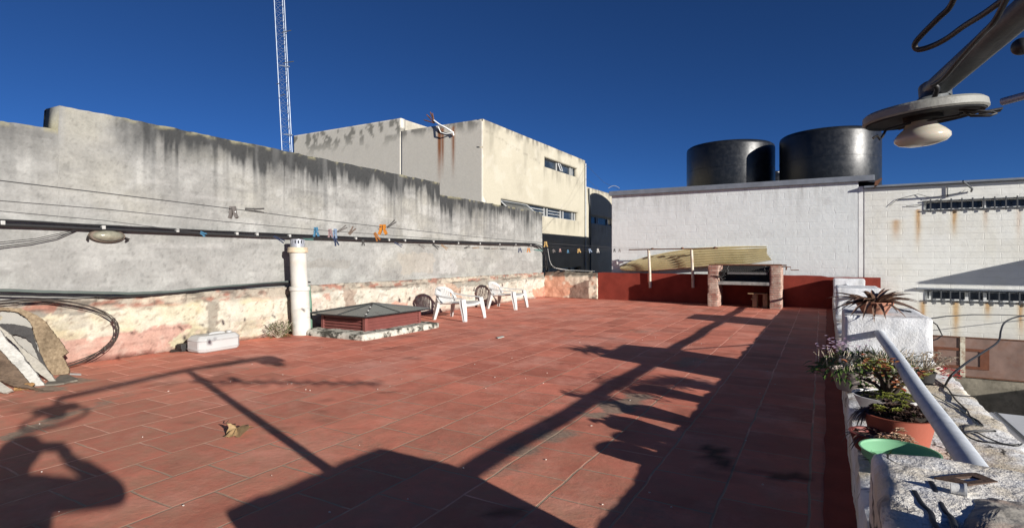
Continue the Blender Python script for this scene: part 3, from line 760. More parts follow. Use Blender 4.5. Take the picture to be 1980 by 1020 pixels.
# ================================================================== BEIGE BUILDING beyond the left wall
ab = thing('apartment_building', 'beige flat roofed building with strip windows and rust stains beyond the boundary wall', 'building', (-9, 15, -3.2))
XA, YA0, YA1, ZA = -7.8, 12.11, 19.28, 4.72
AW1, AW2, AW3, AW4 = (15.80, 18.55, 3.985, 4.315), (13.05, 18.60, 2.385, 2.70), (19.80, 22.6, 2.385, 2.70), (15.2, 18.9, .15, .72)
M_beige = painted('beige_render', .85, 22, .10, .35, .008)
def be_col(U, V, top, s):
    d = top - V
    C = np.zeros(U.shape + (3,)) + np.array((.385, .355, .28))
    C = lerp(C, np.array((.30, .275, .215)), ss(.5, .75, fbm(U * 1.2, V * 1.6, 400 + s)) * .5)
    C = lerp(C, np.array((.45, .42, .35)), ss(.55, .7, fbm(U * 2.5, V * 3, 401 + s)) * .4)
    L = .08 + .5 * fbm(U * 2, U * 0, 402 + s) ** 1.5
    C = lerp(C, np.array((.13, .12, .10)), ss(L, 0, d) * ss(.35, .65, fbm(U * 7, V * 2.5, 403 + s)) * .85)
    C = lerp(C, np.array((.16, .15, .12)), ss(.60, .74, fbm(U * 4, V * .7, 404 + s)) * ss(2.2, .0, d) * .35)
    return C
def ar_col(U, V):
    C = be_col(U, V, np.where(U < YA1, ZA, 3.75), 0)
    for (y0, y1, z0, z1) in (AW1, AW2, AW3):
        m = (U > y0 - .1) & (U < y1 + .1); dd = z0 - V
        C = lerp(C, np.array((.20, .185, .15)), m * ss(.6, 0, dd) * ss(-.03, .0, dd) * ss(.45, .7, fbm(U * 8, V * 1.5, 440)) * .6)
    ck = np.abs(V - 4.45 + .12 * (U - 12.2) + .1 * (fbm(U * 5, U * 0, 441) - .5)); C = lerp(C, np.array((.17, .155, .125)), ss(.025, 0, ck) * (U < 15.5) * .5)
    return C
mxp = lambda U, V: (U * 0 + XA + .01 * (fbm(U, V, 9) - .5), U, V)
sheet('wall', ar(YA0, YA1, .06, AW1[:2] + AW2[:2] + AW4[:2]), ar(-3.2, ZA, .06, AW1[2:] + AW2[2:] + AW4[2:]), mxp, ar_col, M_beige, .2, holes=(AW1, AW2, AW4), parent=ab)
sheet('wall', ar(YA1, 27, .07, AW3[:2]), ar(-3.2, 3.75, .07, AW3[2:]), mxp, ar_col, M_beige, .2, holes=(AW3,), parent=ab)
RA = [(-9.23, 1.1, .055, 1.), (-9.12, .95, .04, 1.), (-8.76, 1.0, .045, .95)]
def al_col(U, V):
    C = be_col(U, V, ZA, 50)
    C = lerp(C, np.array((.56, .53, .47)), .75)*1.0  # same paint lightened to brighten a face the sun only grazes
    d = ZA - V
    L = .10 + .7 * fbm(U * 2.2, U * 0, 452) ** 1.4
    C = lerp(C, np.array((.12, .115, .10)), ss(L, 0, d) * ss(.35, .6, fbm(U * 6, V * 4, 453)) * .85)
    for (x, L, w_, a) in RA:
        xx = (U - x) / w_
        C = lerp(C, np.array((.22, .07, .018)), np.clip(np.exp(-xx * xx) * ss(L * 1.7, .1, d) * ss(-.02, .03, d - .08) * a * (1.1 + .8 * fbm(U * 20, V * 2, 454)), 0, .95))
    return C
sheet('wall', ar(-10.62, XA, .05), ar(-3.2, ZA, .06), lambda U, V: (U + (0), U * 0 + YA0, V), al_col, M_beige, .18, parent=ab)
def ah_col(U, V):
    C = lerp(be_col(U, V, 5.1, 80), np.array((.56, .53, .47)), .75); d = 5.1 - V  # paler here too, light for the grazed face put into the paint
    sp_ = ss(.52, .60, fbm(U * 5, V * 5, 460)) * ss(.9, .25, d); C = lerp(C, np.array((.15, .145, .125)), sp_ * .85)
    return C
sheet('wall', ar(-15.3, -10.625, .06), ar(-3.2, 5.1, .06), lambda U, V: (U, U * 0 + YA0, V), ah_col, M_beige, .18, parent=ab)
obj('stair_tower', MB().box(-15.28, -10.63, YA0 + .2, 14.2, 4.0, 5.09), plain('beige_tower_render', (.42, .39, .32), .85, .3, 3, .3, dirt=(.15, .14, .12), dirt_amt=.6, local=False), ab)
obj('roof', MB().box(-15.2, XA - .21, YA0 + .19, YA1 + .1, 4.0, 4.55), M_slabside, ab)
obj('roof', MB().box(-15.2, XA - .21, YA1 + .11, 27, 3.0, 3.6), M_slabside, ab)
obj('interior', MB().box(-15.2, XA - .6, YA0 + .3, 27, -3.2, 3.0), M_dark, ab)
M_alu = plain('pale_aluminium', (.36, .37, .37), .4, .2, 10, .1, local=False)
def awin(w4, mull, slats=(), tilt=(), low=False):
    y0, y1, z0, z1 = w4; m = MB()
    xf = XA - .11
    m.box(xf - .03, xf, y0, y1, z0, z0 + .03); m.box(xf - .03, xf, y0, y1, z1 - .03, z1)
    for f in mull:
        y = y0 + (y1 - y0) * f; m.box(xf - .034, xf + .004, y - .03, y + .03, z0 + .031, z1 - .031)
    win = obj('window', m, M_alu, ab)
    obj('pane', MB().box(xf - .05, xf - .04, y0, y1, z0, z1), M_paneb if not low else M_pane, win)
    if slats:
        s_ = MB()
        for (a, b) in slats:
            for k in (.35, .65):
                s_.box(xf + .006, xf + .016, y0 + (y1 - y0) * a, y0 + (y1 - y0) * b, z0 + (z1 - z0) * k, z0 + (z1 - z0) * k + .022)
        obj('slats', s_, M_alu, win)
    for (a, b, o_) in tilt:
        ya, yb = y0 + (y1 - y0) * a, y0 + (y1 - y0) * b
        zt, zb = z1 - .035, z0 + .05
        A = Vector((xf + .03, ya, zt)); B = Vector((xf + .03, yb, zt)); Cc = Vector((xf + o_, yb, zb)); D = Vector((xf + o_, ya, zb))
        sash = obj('sash', MB().tube([A, D], .022, 4).tube([B, Cc], .022, 4).tube([D, Cc], .022, 4).tube([A, B], .022, 4), M_alu, win)
        obj('sash_pane', MB().add([A, B, Cc, D, A + Vector((.006, 0, 0)), B + Vector((.006, 0, 0)), Cc + Vector((.006, 0, 0)), D + Vector((.006, 0, 0))], [(0, 1, 2, 3), (7, 6, 5, 4)]), M_paneb, win)
awin(AW1, (0.01, .42, .47, .84, .9), tilt=((.44, .5, .12),))
awin(AW2, (0.01, .27, .53, .57, .76, .80, .945, .985), slats=((.3, .52), (.58, .75)), tilt=((.01, .30, .30),))
awin(AW3, (0.01, .35, .40, .8))
awin(AW4, (0.02, .3, .55, .8), low=True)
obj('drainpipe', MB().tube([(XA + .035, YA1 - .05, -.2), (XA + .035, YA1 - .05, 2.9), (XA + .035, YA1 - .05, 4.6)], .03, 10), M_alu, ab, smooth=60)
obj('drainpipe', MB().tube([(XA + .05, YA1 + .42, -.2), (XA + .05, YA1 + .42, 2.7), (XA + .05, YA1 + .30, 3.3), (XA + .05, YA1 + .26, 3.7)], .03, 8), M_bar, ab, smooth=60)
rod = MB()
for (x, y) in ((825, 222), (832, 217), (836, 219), (820, 232), (829, 226)):
    rod.tube([ony(840, 238, YA0 - .05), ony(x, y, YA0 - .05)], .018, 5)
obj('rebar_stub', rod, M_rust, ab, smooth=60)
obj('roof_cable', MB().tube([ony(839, 233, YA0 - .06), ony(850, 241, YA0 - .08), ony(862, 247, YA0 - .1), ony(876, 256, YA0 - .06), ony(877, 262, YA0 - .04)], .022, 7)
    .tube([ony(846, 242, YA0 - .06), ony(852, 256, YA0 - .1), ony(862, 259, YA0 - .1), ony(875, 257, YA0 - .06)], .015, 7), M_white, ab, smooth=60)

tag(obj('overhead_wire', MB().tube([Vector((XA + .05, YA1, 4.55)), Vector((-6.3, 17.2, 3.55)), Vector((-4.6, 14.5, 2.78))], .004, 5), M_bar), 'thin dark wire running down from the beige building to the white roof edge', 'wire')
tag(obj('overhead_wire', MB().tube([Vector((XA + .05, YA1, 4.05)), Vector((-6.3, 17.0, 3.2)), Vector((-4.62, 14.2, 2.76))], .0035, 5), M_bar), 'lower thin wire running from the drainpipe of the beige building to the white roof', 'wire')
# ---- lattice mast far behind
M_galv = plain('galvanised_steel', (.30, .35, .43), .45, .2, 5, .1, metal=.4, local=False)
mast = thing('radio_mast', 'slim galvanised lattice mast rising behind the boundary wall', 'mast', (-22, 21, -3.2))
b0 = att(556, 290, 30.); t0 = att(541, 0, 30.); dv = (t0 - b0) / (t0.z - b0.z)
legs = []
for (ox, oy) in ((-.29, -.05), (.29, -.12), (-.02, .40)):
    o_ = RT * ox + FW * oy
    p0 = b0 + dv * (-3.2 - b0.z) + o_; p1 = b0 + dv * (24 - b0.z) + o_ * 1.0
    legs.append((p0, p1)); obj('leg', MB().tube([p0, p1], .030, 8), M_galv, mast, smooth=60)
lat = MB()
for k in range(64):
    f0, f1 = k / 64, (k + 1) / 64
    for i in range(3):
        a, b = legs[i], legs[(i + 1) % 3]
        lat.tube([a[0].lerp(a[1], f0), b[0].lerp(b[1], f0)], .007, 4, False)
        lat.tube([a[0].lerp(a[1], f0), b[0].lerp(b[1], f1)], .006, 4, False)
obj('lattice', lat, M_galv, mast)
for (px, py, dx, dy) in ((545, 63, 18, -4), (548, 122, 20, -3), (541, 161, -6, 2), (543, 185, 8, -3)):
    obj('cross_arm', MB().tube([att(px, py, 29.7), att(px + dx, py + dy, 29.7)], .025, 5), M_bar, mast)
for q in ((541, 127, 560, 129), (549, 260, 566, 261)): obj('guy_ring', MB().tube([att(q[0], q[1], 29.8), att(q[2], q[3], 29.8)], .03, 5), M_galv, mast)

# ================================================================== THINGS ON THE LEFT WALL
M_pipe = plain('chalky_white_pipe', (.50, .49, .45), .7, .15, 6, .25, dirt=(.36, .24, .12), dirt_amt=.35, local=False)
M_hose = plain('grey_green_conduit', (.085, .105, .095), .6, .2, 10, .1, local=False)
M_clip = plain('white_plastic_clip', (.36, .36, .34), .5, .1, 20, 0)
# flue pipe
fl = thing('flue_pipe', 'tall white flue pipe with a slotted cowl standing against the boundary wall', 'flue', (-6.22, 5.06, 0))
def flp(z): return Vector((-6.22, 5.06 - .055 * z, z))
def ringp(prof): 
    m = MB()
    n = 28; vs = []
    for (r, z) in prof:
        c = flp(z)
        for k in range(n):
            a = 2 * math.pi * k / n; vs.append(c + Vector((r * math.cos(a), r * math.sin(a), 0)))
    fs = []
    for i in range(len(prof) - 1):
        for k in range(n): fs.append((i * n + k, i * n + (k + 1) % n, (i + 1) * n + (k + 1) % n, (i + 1) * n + k))
    fs += [tuple(reversed(range(n))), tuple((len(prof) - 1) * n + k for k in range(n))]
    return m.add(vs, fs)
obj('lower_pipe', ringp([(.122, -.02), (.122, .02), (.120, .60), (.118, .602)]), M_pipe, fl, smooth=50)
obj('joint_collar', ringp([(.112, .603), (.134, .605), (.136, .64), (.128, .66), (.112, .662)]), M_pipe, fl, smooth=50)
obj('upper_pipe', ringp([(.110, .663), (.108, 1.12), (.106, 1.121)]), M_pipe, fl, smooth=50)
obj('rim_collar', ringp([(.112, 1.122), (.132, 1.125), (.136, 1.15), (.126, 1.165), (.132, 1.18), (.124, 1.195), (.1, 1.197)]),
    plain('yellowed_pipe_collar', (.52, .44, .32), .7, .2, 14, .3, dirt=(.30, .13, .05), dirt_amt=.6, local=False), fl, smooth=50)
cw = MB(); c = flp(1.25)
for k in range(14):                                    # cowl: a band pierced by slots
    a0 = 2 * math.pi * k / 14; a1 = a0 + 2 * math.pi / 14 * .56
    def pt(a, z, r=.092): return Vector((c.x + r * math.cos(a), c.y + r * math.sin(a), z))
    am = (a0 + a1) / 2
    cw.add([pt(a0, 1.245), pt(am, 1.245), pt(a1, 1.245), pt(a1, 1.288), pt(am, 1.288), pt(a0, 1.288)] + [pt(a0, 1.245, .084), pt(am, 1.245, .084), pt(a1, 1.245, .084), pt(a1, 1.288, .084), pt(am, 1.288, .084), pt(a0, 1.288, .084)],
           [(0, 1, 4, 5), (1, 2, 3, 4), (6, 11, 10, 7), (7, 10, 9, 8), (0, 5, 11, 6), (2, 8, 9, 3)])
cw.lathe((c.x, c.y, 0), [(.092, 1.198), (.093, 1.245), (.084, 1.246)], 28).lathe((c.x, c.y, 0), [(.088, 1.287), (.096, 1.289), (.094, 1.302), (.02, 1.315)], 28)
obj('cowl', cw, plain('galvanised_cowl', (.40, .42, .46), .4, .3, 30, .2, metal=.3, dirt=(.08, .08, .12), local=False), fl, smooth=40)
gp = [onx(596, 545, -6.33), onx(597, 560, -6.33), onx(604, 604, -6.31)]
tag(obj('green_pipe', MB().tube([Vector((-6.34, gp[0].y, .66)), Vector((-6.33, gp[0].y + .02, .4)), Vector((-6.33, gp[0].y + .03, 0))], .036, 12), plain('green_pvc', (.11, .19, .14), .5, .2, 8, .1, local=False), smooth=50),
    'thin green plastic pipe running down the plinth just behind the white flue pipe', 'pipe')
# black cables clipped along the wall
def wallpath(pts, X, n=6, jit=.0):
    P = [onx(a, b, X) for a, b in pts]; out = []
    for i in range(len(P) - 1):
        for k in range(n): out.append(P[i].lerp(P[i + 1], k / n) + Vector((0, 0, random.uniform(-jit, jit))))
    return out + [P[-1]]
XC = -6.445
up1 = [(-260, 412), (0, 425), (200, 436), (340, 443), (470, 449), (700, 459), (900, 467), (1020, 470)]
up2 = [(-260, 424), (0, 434), (200, 443), (340, 449), (470, 455), (700, 463), (900, 470), (1020, 473)]
bend1 = [(1036, 471), (1047, 475), (1054, 482), (1057, 492), (1058, 510), (1060, 523)]
bend2 = [(1034, 474), (1044, 478), (1051, 485), (1054, 495), (1055, 510), (1056, 522)]
ck = thing('wall_cable', 'pair of black cables clipped along the middle of the grey boundary wall', 'cable', (XC, 2, 1.37))
obj('cable', MB().tube(wallpath(up1 + bend1, XC, 5, .002), .010, 8), M_black, ck, smooth=60)
obj('cable', MB().tube(wallpath(up2 + bend2, XC + .012, 5, .002), .018, 8), M_black, ck, smooth=60)
for px, py in ((5, 431), (200, 440), (343, 446), (458, 452), (497, 453), (560, 456), (688, 461), (752, 464), (783, 465), (838, 467), (886, 470), (928, 471), (966, 472), (997, 473), (1026, 474)):
    p = onx(px, py, XC + .02); obj('clip', MB().box(p.x - .03, p.x + .015, p.y - .016, p.y + .016, p.z - .016, p.z + .022), M_clip, ck, bevel=.005)
lowc = thing('plinth_conduit', 'sagging grey green conduit lying along the broken ledge of the plinth', 'conduit', (-6.4, 2, .66))
obj('conduit', MB().tube(wallpath([(-200, 553), (0, 561), (100, 564), (250, 567), (330, 564), (420, 555), (560, 544)], -6.375, 6, .002), .015, 8), M_hose, lowc, smooth=60)
lowb = thing('plinth_cable', 'black cable sagging just below the grey green conduit on the plinth', 'cable', (-6.38, 2, .62))
obj('cable', MB().tube(wallpath([(-200, 562), (0, 569), (120, 572), (250, 573), (330, 567), (420, 557), (540, 547), (600, 545)], -6.36, 6, .003), .010, 8), M_black, lowb, smooth=60)
tag(obj('loose_wire', MB().tube(wallpath([(-120, 478), (0, 477), (60, 470), (110, 460), (160, 439), (200, 436)], -6.44, 6), .005, 6).tube(wallpath([(-120, 470), (0, 468), (70, 461), (130, 448), (170, 438)], -6.44, 6), .0035, 6), M_black, smooth=60),
    'thin loose wires drooping from the wall cables near the old wall lamp', 'wire')
tag(obj('hanging_wire', MB().tube([onx(1062, 500, -6.3), onx(1066, 512, -6.2), onx(1075, 518, -6.0), ony(1100, 522, 13.1), ony(1150, 524, 13.1)], .008, 6).tube([onx(1059, 480, -6.35), onx(1063, 505, -6.3), onx(1070, 517, -6.1), ony(1095, 523, 13.08)], .007, 6), M_clip, smooth=60),
    'pale wires hanging from the end of the boundary wall at the far corner', 'wire')
# oval bulkhead lamp
bl = thing('wall_lamp', 'old oval bulkhead lamp with a dull glass under the cables on the grey wall', 'wall lamp', onx(205, 457, -6.49))
p = onx(205, 456, -6.49)
Mx = Matrix.Rotation(math.pi / 2, 3, 'Y')
obj('base', MB().lathe(p, [(.165, 0), (.172, .02), (.16, .045), (.12, .05)], 28, Matrix.Diagonal((1, 1, .42)) @ Mx), plain('brown_cast_metal', (.13, .10, .075), .7, .4, 20, .3), bl, smooth=50)
obj('glass_dome', MB().lathe(p + Vector((.045, 0, 0)), [(.14, 0), (.135, .03), (.10, .06), (.05, .075), (.001, .08)], 28, Matrix.Diagonal((1, 1, .40)) @ Mx), plain('dirty_lamp_glass', (.26, .25, .19), .25, .5, 22, .3, dirt=(.07, .06, .04)), bl, smooth=60)
for s_ in (-1, 1): obj('catch', MB().tube([p + Vector((.01, .165 * s_, -.01)), p + Vector((.06, .19 * s_, -.03)), p + Vector((.03, .17 * s_, -.05))], .01, 6), M_iron, bl, smooth=60)

# ================================================================== OBJECTS ON THE TERRACE
# skylight
_t = NT('lichen_stained_concrete'); _v = _t.pos(); _a = _t.noise(_v, 5.5, 7, .72); _b = _t.noise(_v, 40, 5, .65)
_c = _t.mix((.46, .44, .38), (.035, .035, .028), _t.ramp(_a, [(.47, 0.), (.56, .95)])); _c = _t.mix(_c, (.12, .11, .09), _t.ramp(_b, [(.55, 0.), (.7, .7)]))
M_lichen = _t.done(_c, .9, _t.bump(_b, .8, .01), Specular_IOR_Level=.15)
sk = thing('skylight', 'low skylight with red louvred sides and a dark glass hip roof beside the flue pipe', 'skylight', (-5.65, 5.8, 0))
obj('base', rough_box(-6.24, -5.02, 5.03, 6.60, -.01, .075, .03, .016, 0, 5), M_lichen, sk, smooth=60)
M_louv = plain('maroon_louvre_paint', (.17, .055, .047), .5, .2, 8, .15, local=False)
M_louvd = plain('dark_louvre_gap', (.03, .012, .01), .8, .2, 8, 0, local=False)
x0, x1, y0, y1, z0, z1 = -6.08, -5.24, 5.27, 6.42, .06, .272
obj('core', MB().box(x0 + .05, x1 - .05, y0 + .05, y1 - .05, z0, z1 - .01), M_louvd, sk)
lv = MB()
for k in range(5):
    z = z0 + .012 + k * .041
    for (a, b, nrm) in (((x1 - .012, y0 + .05), (x1 - .012, y1 - .05), (1, 0)), ((x0 + .05, y0 + .012), (x1 - .05, y0 + .012), (0, -1)),
                        ((x0 + .012, y0 + .05), (x0 + .012, y1 - .05), (-1, 0)), ((x0 + .05, y1 - .012), (x1 - .05, y1 - .012), (0, 1))):
        A = Vector((a[0], a[1], z)); B = Vector((b[0], b[1], z)); N = Vector((nrm[0], nrm[1], 0))
        lv.prism([A + N * .004, A + N * .004 + Vector((0, 0, .008)), A - N * .022 + Vector((0, 0, .040)), A - N * .030 + Vector((0, 0, .034))], B - A)
obj('louvres', lv, M_louv, sk)
for (a, b) in ((x0, y0), (x1 - .05, y0), (x0, y1 - .05), (x1 - .05, y1 - .05)):
    obj('corner_post', MB().box(a, a + .05, b, b + .05, z0 - .01, z1 - .002), M_louv, sk, bevel=.004)
cr = MB()
cr.box(x0 + .0505, x1 - .0505, y0, y0 + .03, z1 - .018, z1 - .003).box(x0 + .0505, x1 - .0505, y1 - .03, y1, z1 - .018, z1 - .003)
cr.box(x0, x0 + .03, y0 + .0505, y1 - .0505, z1 - .018, z1 - .003).box(x1 - .03, x1, y0 + .0505, y1 - .0505, z1 - .018, z1 - .003)
obj('top_rail', cr, M_louv, sk)
apx = Vector((-5.66, 5.845, .385)); ev = .278; o_ = .10
q = [Vector((x0 - o_, y0 - o_, ev)), Vector((x1 + o_, y0 - o_, ev)), Vector((x1 + o_, y1 + o_, ev)), Vector((x0 - o_, y1 + o_, ev))]
Mg = NT('dusty_skylight_glass'); _n = Mg.noise(Mg.pos(), 2.5, 3, .5)
M_sky = Mg.done(Mg.mix((.055, .065, .060), (.12, .135, .125), Mg.ramp(_n, [(.35, 0.), (.7, 1.)])), Mg.ramp(_n, [(.3, .16), (.7, .34)]), None, Specular_IOR_Level=.5)
gm = MB(); th = Vector((0, 0, .008))
for i in range(4):
    a, b = q[i], q[(i + 1) % 4]; gm.add([a, b, apx, a + th, b + th, apx + th], [(0, 2, 1), (3, 4, 5), (0, 1, 4, 3)])
obj('glass_roof', gm, M_sky, sk)
hp = MB()
for i in range(4):
    hp.tube([q[i] + th * 1.5, apx + th * 1.6], .010, 5)
    hp.tube([q[i] + th * .6, q[(i + 1) % 4] + th * .6], .009, 5)
    m_ = (q[i] + q[(i + 1) % 4]) / 2
    hp.tube([m_.lerp(apx, .02) + th * 1.3, m_.lerp(q[i], .0).lerp(apx, .98) + th * 1.3], .006, 5)
obj('glazing_bars', hp, plain('dark_glazing_bar', (.035, .035, .035), .5, .3, 20, .1, local=False), sk, smooth=60)
sp2 = MB()
for i in (0, 1, 2):
    a = q[1].lerp(apx, .12 + .25 * i) + th * 2.6; obj('sealant', MB().ball(a, .016, (1, 1, .7), 8, 5), M_clip, sk, smooth=60)


# white monobloc chairs
M_plast = plain('white_plastic', (.47, .47, .455), .42, .08, 6, .05, spec=.45)
def chair(name, label, loc, rz, back_slats, fill=.58):
    c = thing(name, label, 'chair', (0, 0, 0), 'white plastic armchairs by the wall')
    # seat: a curved plate rolled at the front
    m = MB(); pr = [(-.27, .262), (-.16, .268), (0, .276), (.16, .288), (.235, .290), (.27, .278), (.282, .255)]
    n = 12
    for (x, z) in pr:
        for k in range(n + 1):
            y = -.255 + .51 * k / n; m.v.append((x, y, z + .022 * abs(y / .255) ** 3 - .008))
    for (x, z) in pr:
        for k in range(n + 1):
            y = -.255 + .51 * k / n; m.v.append((x, y, z + .022 * abs(y / .255) ** 3 - .020))
    nn = n + 1; L = len(pr) * nn
    for i in range(len(pr) - 1):
        for k in range(n):
            a = i * nn + k; m.f += [(a, a + nn, a + nn + 1, a + 1), (L + a, L + a + 1, L + a + nn + 1, L + a + nn)]
    for i in range(len(pr) - 1):
        for k in (0, n):
            a = i * nn + k; m.f.append((a, a + nn, L + a + nn, L + a))
    for k in range(n):
        m.f += [(k, k + 1, L + k + 1, L + k), ((len(pr) - 1) * nn + k, (len(pr) - 1) * nn + k + 1, L + (len(pr) - 1) * nn + k + 1, L + (len(pr) - 1) * nn + k)]
    obj('seat', m, M_plast, c, smooth=40)
    # back: an arched rim with slats
    rim = []
    for k in range(17):
        a = math.pi * k / 16; y = -.275 * math.cos(a); h = math.sin(a) ** .55
        rim.append(Vector((-.265 - .115 * h + .05 * (y / .275) ** 2, y, .30 + .225 * h)))
    bk = MB().strip(rim, .055, .014, [Vector((-.1, p.y * -1.6, -.5 * (1 - abs(p.y) / .28) - .02)) for p in rim])
    obj('back_rim', bk, M_plast, c, smooth=50)
    sl_ = MB()
    for k in range(back_slats):
        y = -.2 + .4 * k / (back_slats - 1); yt = y * .98; h = math.sqrt(max(0, 1 - (yt / .275) ** 2)) ** .55
        top_ = Vector((-.262 - .113 * h + .05 * (yt / .275) ** 2, yt, .295 + .215 * h)); bot = Vector((-.255 + .02 * (y / .2) ** 2, y * .9, .272))
        mid = (top_ + bot) / 2 + Vector((-.022, 0, 0))
        sl_.strip([bot, mid, top_], .40 / back_slats * fill, .010, Vector((0, 1, 0)))
    obj('back_slats', sl_, M_plast, c, smooth=50)
    for s in (-1, 1):
        arm = [Vector((-.30, .268 * s, .43)), Vector((-.21, .292 * s, .405)), Vector((-.08, .305 * s, .385)), Vector((.08, .310 * s, .375)), Vector((.20, .306 * s, .372)), Vector((.27, .300 * s, .355))]
        obj('armrest', MB().strip(arm, [.05, .055, .058, .06, .062, .06], .016, Vector((0, 1, 0))), M_plast, c, smooth=50)
        obj('front_leg', MB().strip([Vector((.272, .300 * s, .362)), Vector((.288, .302 * s, .27)), Vector((.318, .318 * s, .12)), Vector((.335, .33 * s, .0))], [.085, .095, .075, .058], .012, Vector((.35, 1, 0)))
            .strip([Vector((.245, .322 * s, .352)), Vector((.262, .325 * s, .27)), Vector((.296, .337 * s, .12)), Vector((.318, .345 * s, .0))], [.075, .08, .06, .045], .012, Vector((1, -.25 * s, 0))), M_plast, c, smooth=50)
        obj('rear_leg', MB().strip([Vector((-.262, .262 * s, .40)), Vector((-.275, .268 * s, .27)), Vector((-.325, .295 * s, .0))], [.07, .085, .052], .012, Vector((1, .5 * s, 0)))
            .strip([Vector((-.235, .25 * s, .27)), Vector((-.30, .285 * s, .0))], [.07, .045], .012, Vector((.3, -1 * s, 0))), M_plast, c, smooth=50)
    c.location = loc; c.rotation_euler = (0, 0, rz)
    return c
chair('plastic_chair', 'nearer white plastic armchair, right behind the skylight', (-5.44, 7.68, 0), R_(4), 11, .84)
chair('plastic_chair', 'farther white plastic armchair, nearer the red wall', (-5.72, 9.82, 0), R_(8), 8)

# white jerrycan lying down
jc = thing('jerrycan', 'white plastic jerrycan lying on its side on the floor by the plinth', 'container', (-6.05, 3.72, 0))
bmj = bmesh.new(); bmesh.ops.create_cube(bmj, size=1)
for v in bmj.verts: v.co = Vector((v.co.x * .30, v.co.y * .50, v.co.z * .182))
bmesh.ops.bevel(bmj, geom=[e for e in bmj.edges if abs((e.verts[0].co - e.verts[1].co).z) > .1], offset=.055, segments=1, affect='EDGES')
bmj.faces.ensure_lookup_table()
bmesh.ops.bevel(bmj, geom=[e for e in bmj.edges if all(v.co.z > .08 for v in e.verts)], offset=.036, segments=1, affect='EDGES')
bmesh.ops.bevel(bmj, geom=[e for e in bmj.edges if all(v.co.z < -.08 for v in e.verts)], offset=.02, segments=1, affect='EDGES')
bmesh.ops.bevel(bmj, geom=list(bmj.edges), offset=.006, segments=2, affect='EDGES')
bmj.verts.ensure_lookup_table(); bmj.verts.index_update()
mj = MB(); Rj = Matrix.Rotation(R_(2), 3, 'Z')
mj.v = [tuple(Rj @ v.co + Vector((-6.06, 3.72, .0925))) for v in bmj.verts]; mj.f = [tuple(v.index for v in f.verts) for f in bmj.faces]; bmj.free()
M_jerry = plain('white_hdpe', (.40, .40, .39), .4, .07, 5, .05, spec=.4)
obj('body', mj, M_jerry, jc, smooth=25)
rb_ = MB()
for z in (.132, .040):
    pts = [Rj @ Vector((x, y, 0)) + Vector((-6.06, 3.72, z)) for x, y in ((.152, -.19), (.152, .19), (.098, .252), (-.098, .252), (-.152, .19), (-.152, -.19), (-.098, -.252), (.098, -.252), (.152, -.19))]
    rb_.tube(pts, .0045, 5)
obj('moulded_ridge', rb_, M_jerry, jc, smooth=60)
obj('handle', MB().tube([Vector((-6.06, 3.66, .178)), Vector((-6.06, 3.69, .191)), Vector((-6.06, 3.80, .193)), Vector((-6.06, 3.84, .181))], .014, 8), M_jerry, jc, smooth=60)
obj('cap', MB().lathe((-6.06, 3.90, .178), [(.03, 0), (.03, .02), (.026, .024)], 16), M_jerry, jc, smooth=40)
db = MB().box(-6.32, -6.22, 3.44, 3.58, .002, .085).prism([onz(352, 678, .012), onz(330, 680, .01), onz(331, 676, .02), onz(350, 674, .05)], (0, 0, .008))
tag(obj('dark_scrap', db, M_iron, bevel=.01), 'black scrap of plastic lying between the jerrycan and the plinth', 'scrap')

# coil of black pipe leaning on the wall
wc = MB()
for k in range(4):
    pts = []
    rr = 1 + random.uniform(-.014, .014); dy = random.uniform(-.012, .012); tw = random.uniform(-.01, .01)
    for i in range(49):
        a = 2 * math.pi * i / 48
        lump = .012 * math.sin(3 * a + k * 1.9) * (1 if k else .2)
        pts.append(Vector((-6.20 - .10 * math.sin(a) + tw * 3 + lump * .6, 2.02 + dy + (.78 * rr + lump) * math.cos(a), .345 + (.325 * rr + lump) * math.sin(a))))
    wc.tube(pts, .0045, 6, False)
for a in (.25, .12, -.1, -.35, -.6): 
    for j in range(3):
        pc = Vector((-6.20 - .10 * math.sin(a), 2.02 + .78 * math.cos(a), .345 + .325 * math.sin(a)))
        wc.lathe(pc + Vector((0, 0, .012 * j - .01)), [(.013, -.006), (.016, 0), (.013, .006)], 8)
tag(obj('pipe_coil', wc, plain('brown_black_tubing', (.05, .038, .03), .6, .5, 12, .2), smooth=60), 'big oval coil of thin dark tubing leaning on the plinth behind the scrap boards', 'coil')

# heap of old boards at the left edge
def crop(pts): return [(x / 4.858, 560 + y / 4.858) for x, y in pts]
def board(name, pts, P, N, th, mat, label, group='scrap boards at the left edge', cat='board'):
    P = Vector(P); N = Vector(N).normalized()
    rj = random.Random(len(pts) * 7 + int(th * 1000)); q = []
    for i in range(len(pts)):                           # frayed outline
        (ax, ay), (bx, by) = pts[i], pts[(i + 1) % len(pts)]
        n_ = max(1, int(math.hypot(bx - ax, by - ay) / 16))
        for k in range(n_):
            f = k / n_; jt = (rj.uniform(-1, 1) * 4.5) if k else rj.uniform(-1, 1) * 2
            q.append((ax + (bx - ax) * f + jt, ay + (by - ay) * f + rj.uniform(-1, 1) * 3.5))
    poly = [onplane(a, b, P, N) for a, b in crop(q)]
    for v in poly: v.z = max(v.z, .004)
    e = -N * th if N.dot(FW) < 0 else N * th
    return tag(obj(name, MB().prism(poly, e), mat), label, cat, group)
def wood(name, c1, c2, stretch=(2, 2, 14)):
    t = NT(name); v = t.pos(); n = t.noise(v, 8, 6, .65, stretch); s = t.noise(v, 3.5, 5, .65)
    c = t.mix(tuple(c1), tuple(c2), t.ramp(n, [(.35, 0.), (.68, 1.)])); c = t.mix(c, tuple(x * .45 for x in c1), t.ramp(s, [(.5, 0.), (.7, .7)]))
    return t.done(c, .9, t.bump(n, .6, .006), Specular_IOR_Level=.15)
M_w1 = wood('brown_sodden_board', (.135, .098, .062), (.26, .20, .13), (5, 5, 5))
